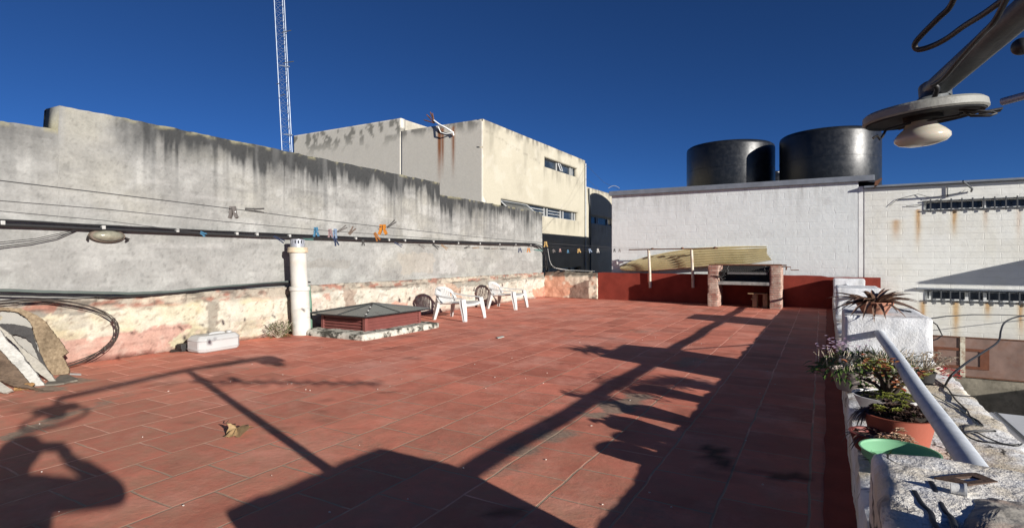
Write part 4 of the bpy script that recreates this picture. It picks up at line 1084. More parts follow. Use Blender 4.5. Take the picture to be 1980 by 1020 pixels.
M_w2 = wood('silver_grey_board', (.25, .235, .20), (.33, .31, .27), (3, 3, 9))
M_w3 = wood('white_painted_plank', (.30, .295, .27), (.44, .43, .40), (4, 4, 8))
M_w4 = wood('dark_brown_board', (.07, .05, .036), (.14, .10, .07), (3, 3, 12))
NV = Vector((.80, -.58, .30))
board('curved_board', [(-500, 420), (-420, 300), (-260, 210), (-100, 172), (0, 165), (100, 168), (190, 175), (260, 200), (340, 235), (430, 300), (500, 400), (580, 500), (640, 585), (585, 620), (620, 690), (650, 742), (640, 790), (580, 800), (520, 825),
      (435, 720), (390, 620), (350, 500), (320, 400), (300, 340), (285, 300), (240, 258), (170, 210), (90, 196), (0, 195), (-100, 205), (-230, 260), (-340, 360), (-400, 480)], (-5.97, 2.22, 0), NV, .03, M_w1, 'bent brown board arching over the other scrap boards, torn along its edge')
board('inner_sheet', [(-300, 300), (-100, 215), (0, 205), (150, 215), (235, 265), (280, 305), (300, 345), (310, 420), (350, 520), (390, 640), (420, 730), (300, 740), (0, 700), (-300, 680)], (-6.07, 2.18, 0), NV, .012, plain('pale_grey_sheet', (.27, .26, .235), .8, .2, 5, .3, local=False), 'pale grey sheet standing inside the arch of the bent brown board', cat='sheet')
board('gap_shade', [(-200, 330), (0, 318), (120, 318), (220, 335), (300, 360), (320, 440), (350, 560), (400, 640), (438, 730), (380, 700), (345, 600), (300, 500), (240, 450), (140, 415), (60, 430), (-200, 560)], (-5.99, 2.14, 0), NV, .012, M_iron, 'added black strip for the shade in the gap between bent board and pale sheet', cat='strip')  # black sheet added to stand for the shaded gap under the arch
board('grey_board', [(-60, 300), (0, 345), (100, 420), (160, 500), (260, 590), (360, 655), (440, 745), (545, 880), (500, 885), (430, 830), (330, 760), (240, 640), (150, 520), (60, 440), (-60, 390)], (-5.62, 2.05, 0), Vector((.75, -.6, .25)), .025, M_w2, 'curved silver grey board leaning beside the white plank')
board('white_plank', [(-60, 310), (0, 380), (50, 460), (115, 520), (180, 580), (200, 600), (240, 668), (285, 720), (350, 800), (430, 905), (370, 925), (290, 892), (220, 800), (150, 720), (70, 640), (0, 560), (-60, 500)], (-5.57, 1.98, 0), Vector((.75, -.6, .35)), .035, M_w3, 'white painted plank with a chipped edge leaning among the brown boards')
board('brown_board', [(-80, 500), (0, 568), (70, 645), (150, 725), (220, 805), (290, 893), (200, 900), (100, 880), (0, 830), (-80, 800)], (-5.60, 1.85, 0), Vector((.75, -.6, .35)), .02, M_w4, 'dark brown board in front of the white plank at the frame edge')
board('pointed_lath', [(-80, 770), (0, 790), (130, 850), (290, 900), (400, 935), (510, 985), (380, 955), (270, 922), (130, 905), (0, 850), (-80, 840)], (-5.45, 1.80, 0), Vector((.6, -.55, .8)), .012, M_w4, 'thin dark pointed lath lying across the foot of the boards', cat='lath')
board('fallen_board', [(-120, 830), (0, 860), (60, 900), (120, 940), (60, 965), (0, 958), (-120, 930)], (-5.45, 1.70, 0), Vector((.6, -.55, .7)), .02, M_w2, 'short grey board lying flat at the frame edge under the leaning boards')
mo = [onz(a, b, .004) for a, b in crop([(420, 905), (440, 880), (520, 850), (560, 815), (640, 808), (690, 830), (735, 848), (730, 860), (660, 872), (600, 890), (520, 900)])]
tag(obj('mortar_patch', MB().prism(mo, (0, 0, .016)), plain('dried_mortar', (.17, .15, .12), .95, .4, 20, .6, local=False), bevel=.004), 'flat lump of dried grey mortar at the foot of the boards', 'mortar')

def dry_leaf(name, c, size, rz, label, stem=True, mat=None, pts=None):
    t = thing(name, label, 'leaf', c)
    m = MB(); lobes = 7; N = 42; mid = Vector(c) + Vector((0, 0, .03))
    ring = []
    for k in range(N):
        a = 2 * math.pi * k / N; d = abs(math.sin(a * lobes / 2 * .5 + .3)) ; r = size * (.55 + .45 * abs(math.cos(a * 2.5)) ** .8 + .08 * math.sin(a * 13))
        r *= .75 + .35 * math.cos(a)
        z = .022 + .030 * math.sin(a * 2 + .5) + .012 * math.sin(a * 5)
        ring.append(Vector(c) + Matrix.Rotation(rz, 3, 'Z') @ Vector((r * math.cos(a), r * math.sin(a) * .8, 0)) + Vector((0, 0, max(.004, z * size / .12))))
    m.v = [tuple(mid)] + [tuple(mid.lerp(p, .55) + Vector((0, 0, .012 * math.sin(i * 1.7)))) for i, p in enumerate(ring)] + [tuple(p) for p in ring]
    for k in range(N):
        k2 = (k + 1) % N
        m.f += [(0, 1 + k, 1 + k2), (1 + k, 1 + N + k, 1 + N + k2, 1 + k2)]
    obj('blade', m, mat, t, smooth=70)
    if stem:
        d = Matrix.Rotation(rz, 3, 'Z')
        S = [Vector(c) + d @ Vector((-.2 * size, 0, .03)), Vector(c) + d @ Vector((-.75 * size, .03, .028)), Vector(c) + d @ Vector((-1.2 * size, .04, .012)), Vector(c) + d @ Vector((-1.5 * size, .10 * size, .02)), Vector(c) + d @ Vector((-1.6 * size, .25 * size, .03))]
        obj('stem', MB().tube(S, [.003, .003, .0025, .0025, .003], 5), M_w4, t, smooth=60)
    return t
M_leaf = plain('dry_leaf', (.36, .24, .115), .7, .4, 25, .4, dirt=(.20, .10, .04))
M_leaf2 = plain('orange_dry_leaf', (.36, .20, .08), .7, .4, 30, .4, dirt=(.15, .07, .03))
dry_leaf('dry_leaf', onz(457, 836, 0), .125, R_(-12), 'large dry plane leaf with a curled stem on the red tiles in the foreground', mat=M_leaf)
dry_leaf('dry_leaf', onz(38, 752, 0), .10, R_(30), 'orange dry leaf caught at the foot of the leaning boards', stem=False, mat=M_leaf2)
dry_leaf('dry_leaf', onz(530, 645, 0), .10, R_(80), 'brown dry leaf beside the weed at the base of the flue pipe', stem=False, mat=M_leaf2)
sc_ = [onz(a, b, .004) for a, b in ((960, 652), (972, 649.5), (975, 651), (963, 654))]
tag(obj('paper_scrap', MB().prism(sc_, (0, 0, .006)), plain('grey_paper', (.42, .48, .43), .8, .1, 5, 0)), 'small grey green scrap lying on the tiles in front of the chairs', 'scrap')
sc2 = [onz(a, b, .004) for a, b in ((135, 722), (157, 723), (157, 725), (135, 724))]
tag(obj('plastic_strip', MB().prism(sc2, (0, 0, .008)), M_jerry), 'thin white strip lying on the floor beside the bent brown board', 'scrap')
fl_ = MB(); rnd = random.Random(5)
for k in range(70):
    px = rnd.uniform(60, 1500); py = rnd.uniform(600, 1000) if k % 2 else rnd.uniform(640, 760)
    p = onz(px, py, .003)
    if p.x > -.2 or p.x < -6.2 or p.y > 12.4: continue
    s = rnd.uniform(.002, .0065) * (1.7 if k % 9 == 0 else 1); a = rnd.uniform(0, 6.28)
    poly = [p + Vector((s * math.cos(a + b) * rnd.uniform(.6, 1.2), s * math.sin(a + b) * rnd.uniform(.6, 1.2), 0)) for b in (0, 1.4, 2.9, 4.3)]
    fl_.prism(poly, (0, 0, .003))
obj('paint_flakes', fl_, plain('white_paint_flakes', (.72, .66, .58), .8, .2, 5, 0), label='tiny white paint flakes scattered over the red tiles', cat='debris', kind='stuff')

# ---- plants
def leafmat(name, c1, c2, rough=.5, trans=.0):
    t = NT(name); v = t.objc(); n = t.noise(v, 22, 3); c = t.mix(tuple(c1), tuple(c2), t.ramp(n, [(.35, 0.), (.65, 1.)]))
    return t.done(c, rough, None, Specular_IOR_Level=.35)
M_green = leafmat('green_leaf', (.035, .075, .018), (.10, .15, .035))
M_dgreen = leafmat('dark_grass_leaf', (.022, .05, .022), (.06, .11, .045))
M_ygreen = leafmat('yellow_green_leaf', (.15, .19, .035), (.30, .30, .07))
M_maroon = leafmat('maroon_leaf', (.11, .065, .048), (.27, .165, .115), .4)
M_redleaf = leafmat('red_succulent_leaf', (.26, .06, .04), (.36, .17, .07), .4)
M_dry = leafmat('dry_stalk', (.30, .24, .17), (.48, .42, .33), .8)
M_pink = leafmat('pink_flower', (.55, .35, .50), (.70, .55, .66), .7)
M_redfl = leafmat('red_flower', (.42, .02, .03), (.55, .05, .05), .6)
M_dsucc = leafmat('purple_brown_rosette', (.055, .030, .028), (.15, .10, .075), .5)
M_soil = plain('potting_soil', (.045, .033, .024), .95, .5, 40, .8)
M_terra = plain('terracotta', (.34, .14, .085), .8, .2, 9, .2, dirt=(.50, .36, .28), dirt_amt=.35)
M_terra2 = plain('red_plastic_pot', (.30, .08, .048), .55, .15, 9, .1)
M_mar = plain('maroon_pot', (.20, .045, .035), .6, .2, 9, .1)
M_wpot = plain('white_glazed_bowl', (.74, .74, .73), .35, .06, 6, .05, spec=.5)
M_gpot = plain('mint_green_plastic', (.17, .37, .215), .45, .08, 6, .05)
M_gry = plain('grey_pot', (.33, .28, .25), .8, .2, 9, .2)
M_stem = plain('woody_stem', (.07, .052, .04), .9, .4, 30, .5)
def pot(t, c, r0, r1, h, mat, soil=True, wall=.012, rimh=.0, soil_d=.022, sx=1, sy=1):
    prof = [(r0 * .9, 0), (r0, .004), (r1 - .004, h - rimh - .002)]
    if rimh: prof += [(r1 + .006, h - rimh), (r1 + .008, h)]
    else: prof += [(r1, h)]
    prof += [(r1 - wall, h), (r1 - wall - .004, h - soil_d - .01), (r0 * .8, .02)]
    p = obj('pot', MB().lathe(c, prof, 36, None, sx, sy), mat, t, smooth=40)
    if soil:
        obj('soil', MB().lathe(c, [(r1 - wall - .002, h - soil_d - .004), (r1 - wall - .006, h - soil_d), ((r1 - wall) * .5, h - soil_d + .006), (.001, h - soil_d + .004)], 24, None, sx, sy), M_soil, t, smooth=60)
    return p
rn = random.Random(3)
def tuft(mb, c, rad, n, L, w, up=.8, droop=.6, seg=4, az=None):
    for i in range(n):
        a = rn.uniform(0, 2 * math.pi) if az is None else rn.uniform(*az)
        r = rad * math.sqrt(rn.random()); e = rn.uniform(up * .25, up * 1.2)
        b = Vector(c) + Vector((r * math.cos(a), r * math.sin(a), rn.uniform(-.005, .01)))
        mb.blade(b, Vector((math.cos(a), math.sin(a), e)), L * rn.uniform(.55, 1.1), w * rn.uniform(.7, 1.2), droop * rn.uniform(.5, 1.4), seg)
def rosettes(mb, c, rad, n, rr, layers=3, k=8):
    for i in range(n):
        a = rn.uniform(0, 2 * math.pi); r = rad * math.sqrt(rn.random())
        p = Vector(c) + Vector((r * math.cos(a), r * math.sin(a), rn.uniform(0, .03)))
        for l in range(layers):
            for j in range(k):
                b = 2 * math.pi * (j + l * .5) / k
                mb.blade(p, Vector((math.cos(b), math.sin(b), .15 + .6 * l)), rr * (1 - .22 * l) * rn.uniform(.8, 1.2), rr * .5, .15, 2, .5)
PY = lambda y: .0072 * y
# bromeliad on the second pillar
c = Vector((.345, 4.92, PZ - .004)); t = thing('potted_bromeliad', 'terracotta pot with long brown maroon strap leaves on top of the second pillar', 'potted plant', c, 'potted plants along the parapet')
pot(t, c, .075, .115, .095, M_terra, rimh=.022)
m = MB()
for i in range(62):
    a = rn.uniform(0, 2 * math.pi); e = rn.uniform(.05, 1.0)
    m.blade(c + Vector((.04 * math.cos(a), .04 * math.sin(a), .085)), Vector((math.cos(a), math.sin(a), e)), rn.uniform(.20, .37) * (1 - .25 * e), rn.uniform(.026, .042), rn.uniform(.25, .65) * (1.1 - .5 * e), 6, .35)
obj('leaves', m, M_maroon, t, smooth=60)
# near row on the low wall, beginning at the nearest pillar
c = Vector((.250, 2.46, PW)); t = thing('green_bowl', 'empty looking mint green plastic bowl with one small sprout beside the nearest pillar', 'bowl', c, 'potted plants along the parapet')
pot(t, c, .085, .128, .085, M_gpot, soil=False, wall=.006, sx=1, sy=1)
m = MB(); tuft(m, c + Vector((-.05, -.02, .03)), .03, 26, .07, .012, 1.2, .3, 3); obj('sprout', m, M_green, t, smooth=60)
c = Vector((.185, 2.70, PW)); t = thing('potted_succulent', 'small maroon pot with sparse cream tipped succulent behind the mint bowl', 'potted plant', c, 'potted plants along the parapet')
pot(t, c, .065, .088, .072, M_mar)
m = MB(); tuft(m, c + Vector((0, 0, .06)), .07, 40, .08, .014, .5, .8, 3); obj('leaves', m, M_dsucc, t, smooth=60)
m = MB(); rosettes(m, c + Vector((.07, -.05, .065)), .06, 11, .028, 2, 6); obj('pale_rosettes', m, leafmat('cream_pink_rosette', (.42, .24, .17), (.56, .42, .28)), t, smooth=60)
c = Vector((.290, 2.86, PW)); t = thing('potted_succulent', 'wide orange red pot filled with dark purple brown rosettes', 'potted plant', c, 'potted plants along the parapet')
pot(t, c, .105, .135, .122, M_terra2, soil_d=.010)
m = MB(); rosettes(m, c + Vector((0, 0, .118)), .115, 58, .032, 3, 8); tuft(m, c + Vector((-.10, 0, .12)), .03, 30, .07, .012, .4, 1.1, 3, (2.2, 4.2)); obj('rosettes', m, M_dsucc, t, smooth=60)
m = MB(); rosettes(m, c + Vector((-.03, -.02, .135)), .10, 9, .022, 2, 6); obj('pale_rosettes', m, M_ygreen, t, smooth=60)
c = Vector((.275, 3.22, PW)); t = thing('potted_jade', 'white bowl with a little woody jade plant of red and yellow leaves', 'potted plant', c, 'potted plants along the parapet')
pot(t, c, .085, .145, .122, M_wpot, soil_d=.008, wall=.009)
m = MB(); rosettes(m, c + Vector((0, 0, .118)), .12, 26, .022, 2, 6); tuft(m, c + Vector((0, 0, .118)), .12, 60, .03, .007, .8, .5, 2); obj('ground_cover', m, M_ygreen, t, smooth=60)
m = MB(); tips = []
for k in range(9):
    a = 2 * math.pi * k / 9 + .3; rr = rn.uniform(.05, .14)
    base = c + Vector((rn.uniform(-.02, .02), rn.uniform(-.02, .02), .11)); tip = c + Vector((rr * math.cos(a), rr * math.sin(a), rn.uniform(.19, .27)))
    mid = base.lerp(tip, .5) + Vector((0, 0, .02)); m.tube([base, mid, tip], [.012, .009, .005], 6); tips.append(tip)
obj('stem', m, M_stem, t, smooth=60)
m = MB(); m2 = MB()
for i in range(210):
    tip = tips[i % 9]; p = tip + Vector((rn.gauss(0, .03), rn.gauss(0, .03), rn.gauss(.008, .016)))
    a = rn.uniform(0, 6.28); (m if rn.random() < .5 else m2).blade(p, Vector((math.cos(a), math.sin(a), rn.uniform(-.1, .8))), rn.uniform(.024, .036), rn.uniform(.020, .030), .15, 3, .3)
obj('red_leaves', m, M_redleaf, t, smooth=60); obj('yellow_leaves', m2, M_ygreen, t, smooth=60)
# bushy group against the second pillar
c = Vector((.175, 3.86, PW)); t = thing('potted_flowers', 'grey pot spilling trailing green leaves and pale pink flowers over the terrace side', 'potted plant', c, 'potted plants along the parapet')
pot(t, c, .095, .135, .125, M_gry)
m = MB()
for i in range(430):
    a = rn.uniform(0, 6.28); r = .22 * math.sqrt(rn.random()); h = .135 + .10 * (1 - (r / .22) ** 2) * rn.random()
    p = c + Vector((r * math.cos(a) * .95 - .02, r * math.sin(a) * 1.25, h + rn.uniform(-.025, .02) - (.05 if r > .16 else 0) * rn.random()))
    m.blade(p, Vector((math.cos(a) + rn.uniform(-.5, .5), math.sin(a) + rn.uniform(-.5, .5), rn.uniform(-.2, .7))), rn.uniform(.03, .06), rn.uniform(.012, .022), .5, 3, .3)
obj('leaves', m, M_green, t, smooth=60)
m = MB()
for i in range(90):
    a = rn.uniform(0, 6.28); r = .20 * math.sqrt(rn.random()); p = c + Vector((r * math.cos(a), r * math.sin(a) * 1.2, .15))
    m.tube([p, p + Vector((rn.uniform(-.05, .05), rn.uniform(-.05, .05), rn.uniform(.05, .10)))], .0016, 4)
obj('dry_stalks', m, M_dry, t)
m = MB()
for i in range(75):
    p = c + Vector((rn.gauss(-.08, .055), rn.gauss(.10, .10), rn.uniform(.215, .285)))
    for j in range(5):
        a = 1.256 * j; m.blade(p, Vector((math.cos(a), math.sin(a), .35)), .013, .010, .1, 2, .2)
obj('flowers', m, M_pink, t, smooth=60)
c = Vector((.345, 4.22, PW)); t = thing('potted_grass', 'pot of dark green grass like spiky leaves against the second pillar', 'potted plant', c, 'potted plants along the parapet')
pot(t, c, .10, .135, .13, M_gry)
m = MB(); tuft(m, c + Vector((0, 0, .12)), .12, 230, .18, .0075, 1.1, .45, 4); obj('leaves', m, M_dgreen, t)
m = MB(); tuft(m, c + Vector((-.02, -.12, .12)),   .13, 130, .10, .010, .9, .6, 3); obj('pale_leaves', m, M_ygreen, t)
m = MB()
for i in range(120):
    a = rn.uniform(0, 6.28); r = .16 * math.sqrt(rn.random()); p = c + Vector((r * math.cos(a), r * math.sin(a) - .08, .13))
    m.tube([p, p + Vector((rn.uniform(-.08, .08), rn.uniform(-.08, .08), rn.uniform(.03, .10)))], .0015, 4)
obj('dry_stalks', m, M_dry, t)
c = Vector((.555, 4.28, PW)); t = thing('potted_kalanchoe', 'low dark pot of straggly dry stems with red flowers on the outer ledge side', 'potted plant', c, 'potted plants along the parapet')
pot(t, c, .055, .075, .075, M_iron)
m = MB(); fl2 = MB()
for i in range(34):
    a = rn.uniform(0, 6.28); tip = c + Vector((.17 * math.cos(a) * rn.random() + .03, .15 * math.sin(a) * rn.random(), rn.uniform(.10, .20)))
    m.tube([c + Vector((rn.uniform(-.04, .04), rn.uniform(-.04, .04), .05)), c.lerp(tip, .6) + Vector((0, 0, .03)), tip], [.003, .0025, .0015], 4)
    for j in range(4):
        b = rn.uniform(0, 6.28); m.blade(tip, Vector((math.cos(b), math.sin(b), .3)), .035, .014, .4, 2)
for i in range(60):
    p = c + Vector((rn.uniform(.07, .21), rn.uniform(-.03, .12), rn.uniform(.04, .10)))
    for j in range(4):
        b = 1.57 * j; fl2.blade(p, Vector((math.cos(b), math.sin(b), .4)), .014, .010, .1, 2)
obj('stems', m, M_dry, t); obj('flowers', fl2, M_redfl, t)
# weed at the base of the flue
c = Vector((-6.24, 4.72, 0)); m = MB(); m2 = MB()
for i in range(46):
    a = rn.uniform(0, 6.28); tip = c + Vector((.13 * math.cos(a) * rn.random() + .03, .20 * math.sin(a) * rn.random(), rn.uniform(.06, .24)))
    m.tube([c + Vector((rn.uniform(-.03, .03), rn.uniform(-.05, .05), 0)), tip], .0022, 4)
    for j in range(5):
        b = rn.uniform(0, 6.28); (m2 if j else m).blade(tip - Vector((0, 0, .02 * j)), Vector((math.cos(b), math.sin(b), .4)), .055, .016, .4, 3)
t = thing('weed', 'straggly weed growing between the flue pipe and the plinth', 'weed', c)
obj('stems', m, M_dry, t); obj('leaves', m2, M_green, t)

# ---- on the nearest pillar: plate, pipe stub, cables; cables on the ledge
pl = [onz(a, b, PZ + .008) for a, b in ((1806, 917), (1872, 909), (1888, 908), (1930, 925), (1872, 931), (1850, 926))]
for q_ in pl: q_.z = PZ - .001
ho = [onz(a, b, PZ + .008) for a, b in ((1846, 917), (1880, 914.5), (1898, 921), (1870, 925))]
for q_ in ho: q_.z = PZ - .001
pm = MB(); n = 24
def edge(poly, k):
    f = k / n * len(poly); i = int(f) % len(poly); return poly[i].lerp(poly[(i + 1) % len(poly)], f - int(f))
hq = [ho[0], ho[0].lerp(ho[1], .6), ho[1], ho[2], ho[3], ho[3].lerp(ho[0], .4)]
for k in range(n):
    for z in (0, .0045):
        a = edge(pl, k); b = edge(hq, k); pm.v += [(a.x, a.y, a.z + z), (b.x, b.y, b.z + z)]
for k in range(n):
    i, j = k * 4, ((k + 1) % n) * 4
    pm.f += [(i, j, j + 1, i + 1), (i + 2, i + 3, j + 3, j + 2), (i, i + 2, j + 2, j), (i + 1, j + 1, j + 3, i + 3)]
tag(obj('base_plate', pm, plain('rusty_plate', (.085, .048, .032), .85, .4, 40, .5, local=False)), 'rusty square steel plate with a hole lying on the nearest pillar', 'plate')
a_, b_ = onz(1838, 942, PZ + .010), onz(1864, 947, PZ + .010)
tag(obj('pipe_stub', MB().tube([a_, a_.lerp(b_, .5), b_], [.0095, .010, .0105], 16).tube([b_, b_ + (b_ - a_) * .2], [.0125, .013], 16), M_white, smooth=50), 'short white plastic pipe stub set in the top of the nearest pillar', 'pipe')
cm = [onz(a, b, PZ - .01) for a, b in ((1860, 975), (1880, 962), (1910, 960), (1980, 975), (2100, 1000), (2100, 1100), (1850, 1100), (1845, 1010))]
mm = MB(); cen = sum(cm, Vector()) / len(cm); NR, NS = 14, 72
from mathutils import noise as mnz
for r in range(NR):
    f_ = 1 - r / NR
    for k in range(NS):
        f = k / NS * len(cm); i = int(f); p = cm[i].lerp(cm[(i + 1) % len(cm)], f - i); p = cen.lerp(p, f_ * (1 + .05 * mnz.noise(p * 30)))
        z = .020 * (1 - f_ ** 2.5) + .006 * mnz.noise(p * 22) * (1 - f_ ** 4) + .003 * mnz.noise(p * 60)
        mm.v.append((p.x, p.y, p.z + z))
for r in range(NR - 1):
    for k in range(NS): mm.f.append((r * NS + k, r * NS + (k + 1) % NS, (r + 1) * NS + (k + 1) % NS, (r + 1) * NS + k))
mm.f.append(tuple((NR - 1) * NS + k for k in range(NS)))
tag(obj('cement_mound', mm, plain('grey_cement_mound', (.42, .39, .34), .9, .4, 14, .6, dirt=(.36, .20, .14), dirt_amt=.8, local=False), smooth=70), 'grey brown lump of cement at the right end of the nearest pillar top', 'cement')
def zpath(pts, z, lift=None):
    out = []
    P = [onz(a, b, z + (lift[i] if lift else 0)) for i, (a, b) in enumerate(pts)]
    for i in range(len(P) - 1):
        p0 = P[max(i - 1, 0)]; p1 = P[i]; p2 = P[i + 1]; p3 = P[min(i + 2, len(P) - 1)]
        for k in range(6):
            s = k / 6; out.append(.5 * ((2 * p1) + (p2 - p0) * s + (2 * p0 - 5 * p1 + 4 * p2 - p3) * s * s + (3 * p1 - p0 - 3 * p2 + p3) * s ** 3))
    return out + [P[-1]]
tag(obj('black_cord', MB().tube(zpath([(1768, 948), (1782, 972), (1800, 990), (1806, 1010), (1830, 1040)], PZ + .001), .0045, 8, True, .4).tube(zpath([(1800, 930), (1812, 955), (1826, 985), (1840, 1000), (1850, 1030)], PZ + .001), .0048, 8, True, .4), M_black, smooth=60),
    'frayed black cord lying over the nearest pillar top beside the pipe stub', 'cord')
LZ = PW + .006
tag(obj('ledge_cable', MB()
    .tube(zpath([(1795, 722), (1812, 735), (1830, 748), (1838, 758), (1846, 770), (1858, 782), (1870, 793), (1876, 804), (1890, 812), (1900, 822)], LZ), .0042, 8)
    .tube(zpath([(1797, 728), (1815, 742), (1832, 750), (1842, 762), (1875, 765), (1886, 767)], LZ), .003, 6)
    .tube(zpath([(1900, 822), (1880, 821), (1865, 825), (1864, 835), (1875, 845), (1895, 852), (1930, 856), (1965, 861), (1976, 857)], LZ), .0035, 6)
    .tube(zpath([(1855, 839), (1885, 835), (1910, 846), (1940, 857), (1970, 858)], LZ), .003, 6)
    .tube(zpath([(1855, 838), (1890, 833), (1918, 832), (1926, 833)], LZ), .0045, 6), M_black, smooth=60),
    'tangled black cable lying along the outer ledge of the parapet', 'cable')
tag(obj('electric_cord', MB().tube(zpath([(1800, 760), (1835, 780), (1875, 803), (1885, 815), (1890, 822)], LZ), .0025, 6), M_hose, smooth=60), 'thin grey cord on the ledge beside the black tangle', 'cord')
A = onz(1828, 744, LZ)
rise = [A, att(1840, 725, 3.2), att(1870, 700, 3.4), att(1900, 681, 3.7), att(1930, 660, 4.0), att(1935, 640, 4.2), att(1941, 625, 4.5), att(1955, 616, 4.8), att(1980, 610, 5.2), att(2040, 605, 5.6)]
rs_ = []
for i in range(len(rise) - 1):
    p0 = rise[max(i - 1, 0)]; p1 = rise[i]; p2 = rise[i + 1]; p3 = rise[min(i + 2, len(rise) - 1)]
    for k in range(5):
        s = k / 5; rs_.append(.5 * ((2 * p1) + (p2 - p0) * s + (2 * p0 - 5 * p1 + 4 * p2 - p3) * s * s + (3 * p1 - p0 - 3 * p2 + p3) * s ** 3))
tag(obj('rising_cable', MB().tube(rs_, .0068, 8), M_black, smooth=60), 'thick black cable rising from the ledge across the rusty screen', 'cable')
tag(obj('patio_wire', MB().tube([onz(1735, 597, PZ + .004), onz(1760, 602, PZ + .004), att(1795, 616, 5.2), att(1830, 611, 6.), att(1880, 608, 7.), att(1930, 608, 8.), att(1985, 610, 9.), att(2050, 612, 10)], .007, 6)
    .tube([att(1796, 617, 5.2), att(1812, 628, 5.2), att(1818, 640, 5.2), att(1822, 648, 5.2), att(1812, 655, 5.2), att(1798, 659, 5.2)], .006, 6), M_black, smooth=60),
    'thin black wire crossing the patio from the second pillar to the cream building', 'wire')

# ================================================================== LAMP POLE with arm, lamps and aerial (rising from the nearest pillar)
M_steel = plain('dark_grey_steel', (.085, .095, .10), .5, .35, 14, .2, metal=.2, dirt=(.16, .16, .15), local=False)
PX_, PYY, PT = .45, .97, 1.58
lp = thing('lamp_pole', 'dark steel pole on the nearest pillar whose arm carries the bare bulb lamp', 'lamp post', (PX_, PYY, PZ - .01))
obj('pole', MB().tube([(PX_, PYY, PZ - .01), (PX_, PYY - .05, 1.1), (PX_, PYY - .10, PT)], .033, 14), M_steel, lp, smooth=50)
armA = Vector((.262, 1.80, 1.505)); armB = Vector((PX_, PYY - .10, PT)); armC = Vector((.45, -.12, 1.52))
obj('arm', MB().tube([armA, armA.lerp(armB, .5), armB, armC], .031, 16, True, .8), M_steel, lp, smooth=50)
M_lplate = plain('weathered_enamel', (.26, .26, .235), .6, .35, 10, .3, dirt=(.12, .11, .09), dirt_amt=.6, local=False)
M_bulb = NT('opal_bulb'); M_bulb = M_bulb.done((.42, .39, .32), .18, None, Specular_IOR_Level=.5, Subsurface_Weight=.15)
def lamp(c, label, ring=False, tilt=-4.5):
    M = Matrix.Rotation(R_(tilt), 3, FW)
    pl_ = obj('lamp_plate', MB().lathe(c, [(.02, .017), (.123, .017), (.130, .011), (.132, -.005), (.127, -.009), (.120, -.004), (.03, .002)], 44, M), M_lplate, lp, smooth=40, label=label)
    obj('reflector', MB().lathe(c, [(.03, -.002), (.119, -.005), (.125, -.0095), (.123, -.012), (.117, -.0065), (.03, -.004)], 44, M), M_dark, pl_, smooth=40)
    obj('socket', MB().lathe(c, [(.042, .0), (.043, -.014), (.036, -.018), (.02, -.019)], 24, M), M_dark, pl_, smooth=50)
    obj('bulb', MB().lathe(c + M @ Vector((-.005, -.0, -.008)), [(.032, 0), (.033, -.014), (.038, -.024), (.051, -.035), (.060, -.046), (.060, -.055), (.051, -.064), (.030, -.070), (.001, -.072)], 32, M), M_bulb, pl_, smooth=70)
    k = MB(); W = lambda x, y, z: c + M @ Vector((x, y, z))
    k.tube([W(.07, -.02, -.006), W(.10, -.03, -.016), W(.13, -.03, -.024), W(.137, -.03, -.029), W(.124, -.035, -.033), W(.09, -.03, -.026), W(.08, -.02, -.012)], .0035, 6)
    k.tube([W(.08, .03, -.008), W(.135, .04, -.010), W(.166, .045, -.008), W(.162, .05, -.013), W(.12, .045, -.014)], .003, 6)
    k.tube([W(-.03, -.03, -.02), W(-.085, -.05, -.032), W(-.095, -.06, -.05), W(-.10, -.062, -.055), W(-.105, -.062, -.045), W(-.115, -.065, -.050)], .0035, 6)
    k.tube([W(-.05, .02, -.025), W(0, -.03, -.022), W(.07, -.03, -.02)], .0025, 6)
    obj('wire_clip', k, M_iron, pl_, smooth=60)
    if ring:
        R2 = [c + Vector((.0 + .17 * math.cos(a), .17 * math.sin(a), -.075 + .03 * math.sin(a))) for a in [2 * math.pi * i / 36 for i in range(37)]]
        obj('guard_ring', MB().tube(R2, .012, 8, False), M_iron, pl_, smooth=60)
    return pl_
L1c = att(1784, 222, 1.40)
lamp(L1c, 'weathered lamp plate with a bare opal bulb, hanging into the sky at the top right')
nk = MB().tube([armA + Vector((0, 0, -.02)), armA.lerp(L1c, .5), L1c + Vector((0, 0, .02))], [.030, .024, .022], 14)
nk.tube([armA + Vector((0, .02, .01)), armA + Vector((0, .005, -.03))], .036, 16)
obj('neck', nk, M_steel, lp, smooth=50)
L2c = armC + Vector((0, -.02, -.09))
lamp(L2c, None, ring=True)
obj('neck', MB().tube([armC, L2c + Vector((0, 0, .02))], .022, 12), M_steel, lp, smooth=50)
def sp(pts, t0=None):
    P = [att(*p) for p in pts]; out = []
    for i in range(len(P) - 1):
        p0 = P[max(i - 1, 0)]; p1 = P[i]; p2 = P[i + 1]; p3 = P[min(i + 2, len(P) - 1)]
        for k in range(6):
            s = k / 6; out.append(.5 * ((2 * p1) + (p2 - p0) * s + (2 * p0 - 5 * p1 + 4 * p2 - p3) * s * s + (3 * p1 - p0 - 3 * p2 + p3) * s ** 3))
    return out + [P[-1]]
cb_ = MB().tube(sp([(1865, -60, 1.05), (1840, 8, 1.13), (1815, 35, 1.17), (1785, 65, 1.22), (1769, 85, 1.25), (1775, 96, 1.25), (1800, 90, 1.22), (1830, 75, 1.17), (1865, 50, 1.10), (1905, 25, 1.02), (1960, -15, .93)]), .0062, 8)
cb_.tube(sp([(1803, 165, 1.30), (1825, 150, 1.24), (1855, 115, 1.16), (1895, 70, 1.06), (1920, 45, 1.00), (1935, 20, .97), (1960, -30, .9)]), .0055, 8)
cb_.tube(sp([(1800, 200, 1.36), (1808, 185, 1.33), (1812, 170, 1.31), (1803, 163, 1.31)]), .006, 8)
obj('cable', cb_, M_black, lp, smooth=60)
